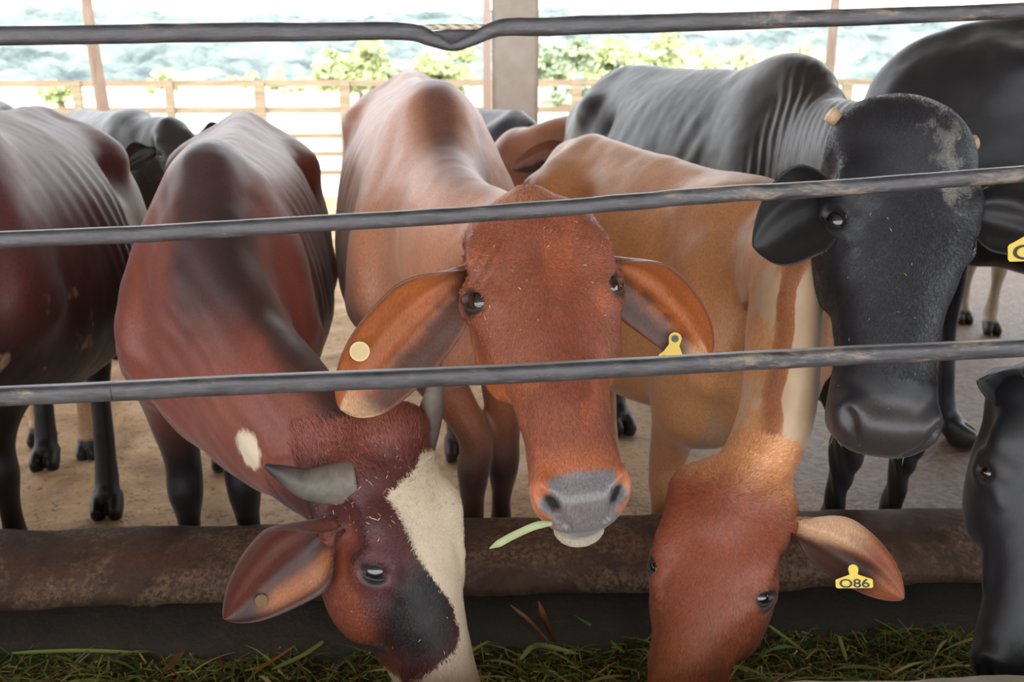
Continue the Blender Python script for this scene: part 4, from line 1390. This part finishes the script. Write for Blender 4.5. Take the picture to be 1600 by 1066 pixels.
COATL = coat_mat('dark_red_coat', .50, .35, patch='8a6a52', sheen=.05)

# ---- background animals
def simple_cow(W, R, P, M, X, col, dark, label, ears, hump=.6, wid=.95, h=.014, legc=None, feet=None, name='cow', cat='cow', face=None, hs=.95, mat=None, up=0, group=None, epaint=None, fat=1.0, patchf=None, muzz='3a3230'):
    B = Body(W, R, wid)
    H = Head(P, M, X, hs)
    mid = (B(.1, 0, 1.06) + H(0, -.1, 0)) / 2
    neck = [(B(-.12, 0, 1.02), .13, .24), (B(.06, 0, 1.04), .12, .2), (mid, .10, .15), (H(0, -.1, .05), .085, .11)]
    def paint(v, bl, hl, n):
        c, p, w = base_paint(v, bl, hl, n, col, dark, legc, top=.5, muzz=muzz, face=face)
        if patchf: p = patchf(v, bl, hl, n)
        return c, p, w
    es = [ear(H, -1, ears[0] if ears[0] is not None else H(-.30, -.16, .10), .08, V(0, -1, 0)), ear(H, 1, ears[1] if ears[1] is not None else H(.30, -.16, .10), .08, V(0, -1, 0))]
    return make_cow(name, label, cat, B, H, neck, h=h, ears=es, paint=paint, mat=mat or SHINY, hump=hump, feet=feet, earpaint=epaint or ear_paint(dark, col, '1c1412'), sm=1, group=group, fat=fat)

def background_cattle():
    BE = ear_paint('1d1c1f', '1a1619', '0e0d0f')
    # brown one between the column and the black rump, its long ear hanging out to the left
    simple_cow(at(812, 216, 5.12), V(.70, 5.95, 1.08), at(893, 208, 4.86), at(985, 330, 4.82), V(.75, -.5, .2), 'a06c50', '6b4436',
               'brown cow behind the black rump, its dark-rimmed ear pointing left', [at(799, 264, 4.70), None], hump=.8, wid=.85, face='8a5a42', hs=.9, fat=.9, h=.011, epaint=ear_paint('7a4e40', 'a86a50', '2a1f1e'))
    simple_cow(V(-.38, 6.6, 1.22), at(806, 180, 5.95), V(-.62, 7.1, 1.1), V(-.72, 7.4, .75), V(-.95, -.2, 0), '202128', '151418',
               'black animal seen from behind in front of the concrete column\'s foot', [None, None], hump=.1, wid=.75, hs=.8, mat=BLACKCOAT, epaint=BE, fat=.9)
    simple_cow(at(210, 178, 5.6), at(125, 178, 6.6), at(262, 190, 5.25), at(320, 330, 5.0), V(.9, .3, .1), '1c1b20', '151418',
               'black cow with a fuzzy grey poll behind the two dark red cows', [None, None], hump=.4, wid=.95, mat=BLACKCOAT, epaint=BE, face='2e2c2f')
    simple_cow(at(-130, 138, 6.3), at(-25, 152, 7.3), at(-160, 170, 5.9), at(-180, 300, 5.7), V(.9, .1, 0), '1c1b20', '151418',
               'black back just showing at the left edge, beyond the dark red cow', [None, None], hump=.3, mat=BLACKCOAT, epaint=BE)
    simple_cow(V(-1.98, 4.0, 1.06), V(-2.15, 4.85, 1.02), V(-2.1, 3.5, 1.0), V(-2.25, 3.3, .6), V(.9, .2, 0), 'b58f6c', '7a5f4a',
               'tan cow behind the left-edge cow, only its pale legs and grey hooves in view', [None, None], hump=.3, wid=.8, h=.010, feet=dict(fr=gp(62, 692), fl=gp(140, 712)), fat=.9, muzz='55453c')
    simple_cow(V(2.62, 5.35, 1.25), V(2.75, 6.4, 1.22), V(2.5, 4.85, 1.2), V(2.5, 4.6, .8), V(.95, 0, 0), '9c8a76', '5a4d42',
               'greyish animal far back on the right, only its hooves showing under the black belly', [None, None], hump=.3, feet=dict(fr=gp(1505, 503), fl=gp(1548, 520)), muzz='55453c')

cow_middle(); cow_blaze(); cow_orange(); cow_black(); cow_flank(); cow_corner(); cow_left(); background_cattle()

# ------------------------------------------------------------------ horns, tags, feed and straw
def ear_point(e, px, py):
    ev, eq, es, et, ei = ear_mesh(**e)
    ev = ev[ei > .5]
    P = np.array([pix(p) for p in ev])
    i = np.argmin((P[:, 0] - px) ** 2 + (P[:, 1] - py) ** 2)
    t = P[i, 2]
    # same pixel at that depth, a hair in front of the ear
    d = at(px, py, 1.0) - V(0, 0, CAM_H)
    q = V(0, 0, CAM_H) + d * ((t - .004) / (d[1] * CP - d[2] * SP))
    return q

m, n, l, b = new_mat('horn')
g = n.new('ShaderNodeAttribute'); g.attribute_name = 'coat'
nz = noise_node(n, l, 30, 5, .7, mapping(n, l, (1, .25, 1)))
r = ramp(n, l, nz.outputs['Fac'], [(.3, .6), (.7, 1.25)])
l.new(mixc(n, l, 1, g.outputs['Color'], r.outputs['Color'], 'MULTIPLY'), b.inputs['Base Color'])
b.inputs['Roughness'].default_value = .55
l.new(bump(n, l, nz.outputs['Fac'], .4, .002), b.inputs['Normal'])
HORN = m

def horn(root, pts, c0, c1, flat=False):
    v, f = tube(pts, 20, 8)
    nn = len(v) - 2
    t = np.r_[np.repeat(np.linspace(0, 1, nn // 20), 20), 0, 1]
    link_mesh('horn', v, f, HORN, root, attrs=dict(coat=mixv(np.tile(srgb(c0), (len(v), 1)), srgb(c1), sstep(.2, 1, t))))

root, body, B, H, ears_ = COWS['blaze']
s = H.s
print('B horn base L', pix(H(-.085, -.07, .02)), 'R', pix(H(.085, -.07, .02)), 'eye', pix(H(*eye_frame(H, -1)[0])))
b0 = H(-.070, -.075, .015); t0 = at(414, 728, 1.66)
horn(root, [(b0, .041), (b0 * .75 + t0 * .25 + V(0, 0, -.014), .038), (b0 * .45 + t0 * .55 + V(0, 0, -.022), .029), (b0 * .18 + t0 * .82 + V(0, 0, -.010), .016), (t0, .004)], '6e665c', '302d2c')
b0 = H(.075, -.075, .010); t0 = at(683, 556, 1.80)
horn(root, [(b0, .030), (b0 * .6 + t0 * .4 + V(.008, 0, 0), .025), (b0 * .25 + t0 * .75 + V(.008, 0, 0), .015), (t0, .005)], '5c5048', '80746a')
root, body, B, H, ears_ = COWS['black']
for e in (-1, 1):
    b0 = H(e * .116, -.085, -.022)
    horn(root, [(b0, .015), (b0 + H.dirn(e * .7, .1, -.3) * .012, .0155), (b0 + H.dirn(e * .85, .1, -.35) * .026, .0145)], 'a88a68', 'c4a582')

YEL = simple_mat('yellow_tag_plastic', 'd9bb3c', .4)
CREAM = simple_mat('cream_tag_plastic', 'cdb98a', .45)
DULL = simple_mat('dull_tag_plastic', '6b5230', .6)
INK = simple_mat('black_ink', '161412', .5)
STUD = simple_mat('dark_stud', '35343a', .35)

def frame3(nrm, roll=0):
    nrm = unit(nrm)
    r = unit(np.cross(V(0, 0, 1), nrm)); u = np.cross(nrm, r)
    if np.dot(r, V(1, 0, 0)) < 0: r, u = -r, -u
    if u[2] < 0: u = -u
    c, s_ = math.cos(roll), math.sin(roll)
    return r * c + u * s_, u * c - r * s_, nrm

def plate(root, name, outline, c, fr, th, mat):
    r, u, n_ = fr
    k = len(outline)
    vs = [c + r * x + u * y + n_ * z for z in (0, th) for x, y in outline]
    fs = [tuple(range(k - 1, -1, -1)), tuple(range(k, 2 * k))] + [(i, (i + 1) % k, k + (i + 1) % k, k + i) for i in range(k)]
    o = link_mesh(name, np.array(vs), fs, mat, root, smooth=False)
    return o

def text_mesh(parent, string, c, fr, size, width, mat, bold=.012):
    cu = bpy.data.curves.new('tag_number', 'FONT')
    cu.body = string; cu.size = 1; cu.extrude = .004; cu.offset = bold; cu.align_x = 'CENTER'; cu.align_y = 'CENTER'
    o = bpy.data.objects.new('tag_number', cu); COL.objects.link(o)
    dg = bpy.context.evaluated_depsgraph_get()
    me = bpy.data.meshes.new_from_object(o.evaluated_get(dg))
    bpy.data.objects.remove(o); bpy.data.curves.remove(cu)
    co = np.zeros(len(me.vertices) * 3); me.vertices.foreach_get('co', co); co = co.reshape(-1, 3)
    w = co[:, 0].max() - co[:, 0].min(); h = co[:, 1].max() - co[:, 1].min()
    co[:, 0] = (co[:, 0] - co[:, 0].mean() * 0) * width / w; co[:, 1] *= size / h
    r, u, n_ = fr
    P = c + co[:, :1] * r + co[:, 1:2] * u + co[:, 2:] * .1 * n_ + n_ * .0004
    P = P - np.array(parent['_w'])
    me.vertices.foreach_set('co', P.astype(np.float32).ravel()); me.update()
    me.materials.clear(); me.materials.append(mat)
    t = bpy.data.objects.new('tag_number', me); COL.objects.link(t); t.parent = parent
    return t

def disc(r, n=24, cx=0, cy=0):
    return [(cx + r * math.cos(2 * PI * k / n), cy + r * math.sin(2 * PI * k / n)) for k in range(n)]

def ear_tag(root, c, fr, w, h, string, neck=.012, tsize=.5, twid=.8, stud=True):
    """flared tag with a stud at its narrow top; c = stud centre"""
    o = [(neck * math.cos(a), neck * math.sin(a)) for a in np.linspace(0, PI, 9)]
    o += [(-neck * .8, -neck), (-neck * 1.1, -h * .30), (-w * .36, -h * .45), (-w * .47, -h * .52), (-w * .5, -h * .58), (-w * .5, -h * .93), (-w * .46, -h), (w * .46, -h), (w * .5, -h * .93), (w * .5, -h * .58), (w * .47, -h * .52), (w * .36, -h * .45), (neck * 1.1, -h * .30), (neck * .8, -neck)]
    p = plate(root, 'ear_tag', o, c, fr, .0015, YEL)
    p['_w'] = root['_w']
    r, u, n_ = fr
    # sub-parts hang on the tag: its origin sits at the root's origin
    if stud: plate2(p, 'stud', disc(neck * .55), c + n_ * .0015, fr, .003, STUD)
    text_mesh(p, string, c - u * h * .77 + n_ * .0019, fr, h * .42 * tsize * 2, w * twid, INK)
    return p

def plate2(parent, *a):
    return plate(parent, *a)

root, body, B, H, ears_ = COWS['middle']
c = ear_point(ears_[1], 1053, 526) + V(0, -.014, 0)
ear_tag(root, c, frame3(V(-.25, -1, .15), -.10), .047, .058, '117', neck=.011)
c = ear_point(ears_[0], 562, 549)
c = c + unit(V(0, 0, CAM_H) - c) * .010
bt = plate(root, 'ear_button', disc(.0155), c, frame3(V(.1, -1, .15)), .003, CREAM); bt['_w'] = root['_w']
fr = frame3(V(.1, -1, .15))
plate(bt, 'hole', disc(.0013, 10), c + fr[2] * .003, fr, .0004, INK)
plate(bt, 'rim', disc(.0125), c + fr[2] * .0026, fr, .0009, simple_mat('tag_ring', 'c0aa78', .5))
root, body, B, H, ears_ = COWS['orange']
c = ear_point(ears_[0], 1333, 890)
c = c + unit(V(0, 0, CAM_H) - c) * .040
ear_tag(root, c, frame3(V(-.1, -1, .45), .06), .066, .033, 'O86', neck=.009, tsize=.56, twid=.80, stud=False)
root, body, B, H, ears_ = COWS['blaze']
c = ear_point(ears_[0], 408, 938)
plate(root, 'ear_button', disc(.011), c, frame3(V(.3, -1, .2)), .003, DULL)
root, body, B, H, ears_ = COWS['black']
c = at(1612, 352, 1.72)
ear_tag(root, c, frame3(V(-.1, -1, .2), .05), .080, .062, 'O6', neck=.011)

# ---- feed lying in the trough
def ribbons(specs):
    """specs: (points list, width, colour) -> verts, quads, colours"""
    vs, qs, cs = [], [], []
    for pts, w, col, side in specs:
        k0 = len(vs)
        m_ = len(pts)
        for i, p in enumerate(pts):
            ww = w * (1 - .75 * abs(2 * i / (m_ - 1) - .8)) if m_ > 2 else w
            vs += [p - side * ww * .5, p + side * ww * .5]
            cs += [col, col]
        for i in range(m_ - 1):
            a = k0 + 2 * i
            qs.append((a, a + 1, a + 3, a + 2))
    return np.array(vs), np.array(qs, dtype=np.int32), np.array(cs)

def feed_z(x, y):
    yy = y - KY * x
    p = np.stack([np.asarray(x), np.asarray(y), np.zeros_like(x)], -1).reshape(-1, 3)
    return .150 + .035 * (1 - sstep(1.55, 1.9, np.asarray(yy))) + (fbm(p, 5, 3) - .5) * .07 + (fbm(p, 18, 5) - .5) * .03

m, n, l, b = new_mat('chopped_grass')
g = n.new('ShaderNodeAttribute'); g.attribute_name = 'coat'
l.new(g.outputs['Color'], b.inputs['Base Color']); b.inputs['Roughness'].default_value = .55
GRASSM = m
m, n, l, b = new_mat('matted_feed')
c = ramp(n, l, noise_node(n, l, 60, 5, .7, mapping(n, l)).outputs['Fac'], [(.35, '1c2012'), (.55, '3a4222'), (.7, '57552f')])
l.new(c.outputs['Color'], b.inputs['Base Color']); b.inputs['Roughness'].default_value = .9
MATTED = m
v, q = grid_mesh(-3.4, 3.4, 1.49, 2.06, 400, 60, lambda p: 0 * p[:, 0])
v[:, 1] += KY * v[:, 0]
v[:, 2] = feed_z(v[:, 0], v[:, 1])
root = empty('cut_grass_feed', (0, 1.8, .1), 'chopped green grass and straw heaped along the bottom of the trough', 'feed'); root['_w'] = [0, 1.8, .1]
root['kind'] = 'stuff'
o = link_mesh('heap', v, q, MATTED, root); o['kind'] = 'stuff'
rs = np.random.RandomState(7)
GC = [srgb(c) for c in ('6f8a38', '8aa04a', '4f6a2c', 'a9a860', 'c2b780', '7a5a34', '5c7a3a', '94a24e', '6b4a2c')]
sp = []
N = 26000
X = rs.uniform(-2.2, 2.2, N) * (rs.uniform(0, 1, N) < 1); Y = rs.uniform(1.50, 2.04, N) + KY * X
Z = feed_z(X, Y)
for i in range(N):
    L = rs.uniform(.008, .04) if rs.rand() < .78 else rs.uniform(.05, .20)
    a = rs.uniform(0, 2 * PI); tilt = rs.normal(0, .22)
    d = V(math.cos(a) * math.cos(tilt), math.sin(a) * math.cos(tilt), math.sin(tilt))
    side = unit(np.cross(d, V(rs.normal(0, .5), rs.normal(0, .5), 1)))
    p0 = V(X[i], Y[i], Z[i] + rs.uniform(0, .018))
    col = GC[rs.randint(len(GC))] * rs.uniform(.55, 1.15)
    w = rs.uniform(.0018, .005) if L > .04 else rs.uniform(.0015, .004)
    k = 2 if L < .04 else 5
    pts = [p0 + d * L * (j / (k - 1) - .5) + V(0, 0, -.25 * L * (j / (k - 1) - .5) ** 2 * 4 * .5) for j in range(k)]
    sp.append((pts, w, col, side))
for i in range(420):
    x = rs.uniform(-1.5, 1.5); y = rs.uniform(1.50, 2.02) + KY * x
    L = rs.uniform(.07, .24); a = rs.uniform(-.9, .9) + (PI if rs.rand() < .5 else 0); tilt = rs.normal(.05, .16)
    d = V(math.cos(a) * math.cos(tilt), math.sin(a) * math.cos(tilt), math.sin(tilt))
    side = unit(np.cross(d, V(rs.normal(0, .3), rs.normal(0, .3), 1)))
    p0 = V(x, y, feed_z(np.array([x]), np.array([y]))[0] + rs.uniform(.008, .03))
    pts = [p0 + d * L * (j / 6 - .5) + V(0, 0, -.3 * L * (j / 6 - .5) ** 2 * 4 * .4) for j in range(7)]
    pts = [V(p[0], min(p[1], 2.035 + KY * p[0]), p[2]) for p in pts]
    sp.append((pts, rs.uniform(.004, .011), GC[rs.randint(len(GC))] * rs.uniform(.7, 1.25), side))
v, q, c = ribbons(sp)
o = link_mesh('grass_blades', v, q, GRASSM, root, smooth=False, attrs=dict(coat=c)); o['kind'] = 'stuff'

def blade(name, pts, w, col, label, cat, group=None, fold=.3):
    """one long leaf with a folded middle rib and real thickness"""
    C = catmull(np.array([np.r_[p, 1] for p in pts]), 6)[:, :3]
    T = np.gradient(C, axis=0); T /= np.linalg.norm(T, axis=1)[:, None]
    vs, qs = [], []
    m_ = len(C)
    for i in range(m_):
        t = i / (m_ - 1)
        sd = unit(np.cross(T[i], V(0, -1, .4))); nn = np.cross(sd, T[i])
        ww = w * min(1, 4 * (1 - t) + .12) * min(1, 3 * t + .5) * .5
        for off, up in ((-1, fold), (0, 0), (1, fold)):
            for th in (0, .0007):
                vs.append(C[i] + sd * off * ww + nn * (up * ww + th))
    for i in range(m_ - 1):
        a, b_ = i * 6, (i + 1) * 6
        for u, v_ in ((0, 2), (2, 4)):
            qs.append((a + u, a + v_, b_ + v_, b_ + u)); qs.append((a + u + 1, b_ + u + 1, b_ + v_ + 1, a + v_ + 1))
        qs.append((a, b_, b_ + 1, a + 1)); qs.append((a + 4, a + 5, b_ + 5, b_ + 4))
    vs = np.array(vs)
    cc = np.tile(srgb(col), (len(vs), 1)) * (.8 + .4 * fbm(vs, 120, 3))[:, None]
    o = link_mesh(name, vs, np.array(qs, dtype=np.int32), GRASSM, None, smooth=False, attrs=dict(coat=cc))
    return tag(o, label, cat, group)

root_, body_, B_, H_, e_ = COWS['black']
rs = np.random.RandomState(3)
sp = []
for k in range(60):
    p = H_(rs.uniform(-.07, .07), rs.uniform(-.14, -.09), rs.uniform(.48, .53)); L = rs.uniform(.01, .035)
    d = unit(V(rs.normal(0, .5), rs.normal(-.3, .4), -1))
    sp.append(([p, p + d * L * .5 + V(rs.normal(0, .002), 0, 0), p + d * L], rs.uniform(.001, .0022), srgb(('8a9440', 'a8a468', '6b7a34')[k % 3]) * rs.uniform(.6, 1.1), unit(np.cross(d, V(.1, -1, 0)))))
v, q, c = ribbons(sp)
o = link_mesh('grass_on_lips', v, q, GRASSM, root_, smooth=False, attrs=dict(coat=c)); o['kind'] = 'stuff'
blade('grass_stalk', [at(862, 818, 1.36), at(836, 822, 1.35), at(800, 838, 1.36), at(782, 848, 1.36), at(765, 857, 1.37)], .011, '98a377', 'pale green grass stalk hanging from the orange-red cow\'s mouth', 'grass')
def on_feed(px, py):
    """point of the feed heap seen at a pixel"""
    for Y in np.arange(1.45, 2.2, .004):
        p = at(px, py, Y)
        if p[2] < feed_z(np.array([p[0]]), np.array([p[1]]))[0] + .012: return p
    return at(px, py, 2.0)
def leaf(pp, lift, w, col, label):
    pts = []
    for k, (a, b_) in enumerate(pp):
        q = on_feed(a, b_) if b_ > 985 else at(a, b_, 1.98)
        pts.append(q + V(0, 0, lift))
    return blade('dried_leaf' if col[0] in '56789' and int(col[2:4], 16) < int(col[:2], 16) else 'leaf', pts, w, col, label, 'leaf', 'loose leaves on the feed')
leaf([(868, 1010), (852, 975), (841, 945)], .01, .012, '7a4a2c', 'upright brown dry leaf leaning on the trough wall between the two lowered heads')
leaf([(862, 1016), (830, 978), (797, 950)], .008, .008, '8a5a38', 'thin brown dry leaf slanting up to the left beside the upright one')
leaf([(975, 1026), (935, 992), (898, 968)], .01, .007, '7f9448', 'slim green blade slanting across the trough wall right of the brown leaves')
leaf([(812, 1040), (840, 1018), (905, 1032)], .016, .012, '93a45a', 'bent wide green blade lying on the feed below the middle cow')
leaf([(20, 1028), (120, 1024), (225, 1027)], .012, .008, '8aa24a', 'long straight green blade lying flat on the feed at far left')
leaf([(425, 1055), (478, 1030), (520, 1000)], .014, .009, '8fa04c', 'long green blade rising toward the blazed cow\'s cheek')
leaf([(395, 1062), (430, 1040), (462, 1018)], .016, .006, 'b0703a', 'orange-brown straw crossing the green blades under the blazed cow\'s ear')
leaf([(255, 1058), (275, 1040), (292, 1022)], .014, .012, '8a6238', 'short brown stalk piece on the feed, left of the blazed cow\'s ear')
leaf([(340, 1000), (343, 1030), (352, 1052)], .012, .010, '7a3c28', 'reddish dry leaf hanging below the blazed cow\'s ear tip')
leaf([(1200, 985), (1235, 1010), (1262, 1030)], .012, .007, '94a050', 'slim green blade beside the tagged orange head')
leaf([(1310, 1002), (1316, 1022), (1322, 1042)], .012, .010, 'a2a85a', 'short yellow-green blade below the ear tag 086')

def flecks(key, n_, seed, zlo, zhi, L0, L1, name, cols, label=None):
    root, body, B, H, e_ = COWS[key]
    P, Nn, rs = fleck_points(body, H, n_, seed, zlo, zhi)
    sp = []
    for p, nn in zip(P, Nn):
        a = rs.randn(3); d = unit(a - nn * (a @ nn)); L = rs.uniform(L0, L1)
        sd = np.cross(nn, d)
        p = p + nn * .0025
        sp.append(([p - d * L / 2, p + nn * .001, p + d * L / 2], rs.uniform(.0008, .0016), srgb(cols[rs.randint(len(cols))]), sd))
    v, q, c = ribbons(sp)
    o = link_mesh(name, v, q, GRASSM, root, smooth=False, attrs=dict(coat=c)); o['kind'] = 'stuff'
    if label: o['label'] = label
def short_hair(key, n_, seed, zlo, zhi, L, part, whorl=.10, lift=.15, wid=.0006, ylim=-.2, pcol='d9c8ae'):
    """short lying hair in the colours of the coat under it, parting from a whorl on the forehead"""
    root, body, B, H, e_ = COWS[key]
    me = body.data
    nv = len(me.vertices)
    co = np.zeros(nv * 3); me.vertices.foreach_get('co', co); co = co.reshape(-1, 3) + np.array(body['_w'])
    no = np.zeros(nv * 3); me.vertices.foreach_get('normal', no); no = no.reshape(-1, 3)
    cc = np.zeros(nv * 4); me.attributes['coat'].data.foreach_get('color', cc); cc = cc.reshape(-1, 4)[:, :3]
    pp = np.zeros(nv); me.attributes['patch'].data.foreach_get('value', pp)
    ww = np.zeros(nv); me.attributes['wet'].data.foreach_get('value', ww)
    hl = H.local(co)
    ok = (hl[:, 2] > zlo) & (hl[:, 2] < zhi) & (np.abs(hl[:, 0]) < .14) & (hl[:, 1] > ylim) & (hl[:, 1] < .06) & (no[:, 1] < .35) & (ww < .3)
    for e in (-1, 1):
        E = eye_frame(H, e)[0]
        ok &= np.linalg.norm(hl - E, axis=1) > .034
    rs = np.random.RandomState(seed)
    idx = np.nonzero(ok)[0][rs.randint(0, ok.sum(), n_)]
    p = co[idx] + rs.normal(0, .0022, (n_, 3)); nn = no[idx]
    p -= nn * ((p - co[idx]) * nn).sum(1)[:, None]
    h_ = hl[idx]
    loc = np.stack([h_[:, 0] * 1.2, 0 * h_[:, 0], h_[:, 2] - whorl], 1)
    loc /= np.linalg.norm(loc, axis=1)[:, None] + .02
    d = loc @ H.R.T + rs.normal(0, .22, (n_, 3))
    d -= nn * (d * nn).sum(1)[:, None]
    d /= np.linalg.norm(d, axis=1)[:, None] + 1e-9
    d = d + nn * lift
    sd = np.cross(nn, d); sd /= np.linalg.norm(sd, axis=1)[:, None] + 1e-9
    LL = (L * rs.uniform(.5, 1.2, n_))[:, None]; wd = wid * rs.uniform(.6, 1.3, n_)[:, None]
    q0 = p - nn * .001; q1 = p + d * LL * .55; q2 = p + d * LL - nn * LL * lift * .7
    vs = np.stack([q0 - sd * wd, q0 + sd * wd, q1 - sd * wd * .8, q1 + sd * wd * .8, q2 - sd * wd * .15, q2 + sd * wd * .15], 1).reshape(-1, 3)
    base = np.arange(n_)[:, None] * 6
    qs = np.concatenate([base + np.array([[0, 1, 3, 2]]), base + np.array([[2, 3, 5, 4]])]).astype(np.int32)
    pm = pp[idx][:, None] > 0
    col = np.where(pm, srgb(pcol), cc[idx]) * np.where(pm, rs.uniform(.85, 1.12, n_)[:, None], rs.uniform(.75, 1.75, n_)[:, None])
    o = link_mesh(part, vs, qs, GRASSM, root, smooth=False, attrs=dict(coat=np.repeat(col, 6, axis=0))); o['kind'] = 'stuff'
short_hair('middle', 60000, 31, -.06, .46, .008, 'face_hair')
short_hair('blaze', 50000, 32, -.09, .46, .009, 'face_hair')
short_hair('blaze', 9000, 33, -.10, .015, .019, 'poll_hair', lift=.5)
short_hair('orange', 50000, 34, -.09, .46, .010, 'face_hair', whorl=.03)
short_hair('orange', 6000, 35, -.03, .06, .014, 'poll_hair', whorl=.03, lift=.3)
short_hair('black', 50000, 36, -.10, .42, .008, 'face_hair', pcol='55534f')
flecks('blaze', 260, 3, -.05, .10, .003, .014, 'hay_flecks', ['c9b98a', 'a8975c', 'd8cfae', '8a9a50'])
flecks('blaze', 50, 4, .10, .40, .002, .008, 'hay_flecks', ['c9b98a', '3a2a20', 'a8975c'])
flecks('middle', 150, 5, -.02, .22, .003, .008, 'pale_hairs', ['b98a6c', 'd8b89c', 'a87858'])
flecks('black', 40, 6, .15, .52, .002, .009, 'hay_flecks', ['a8a060', '8a8a58'])
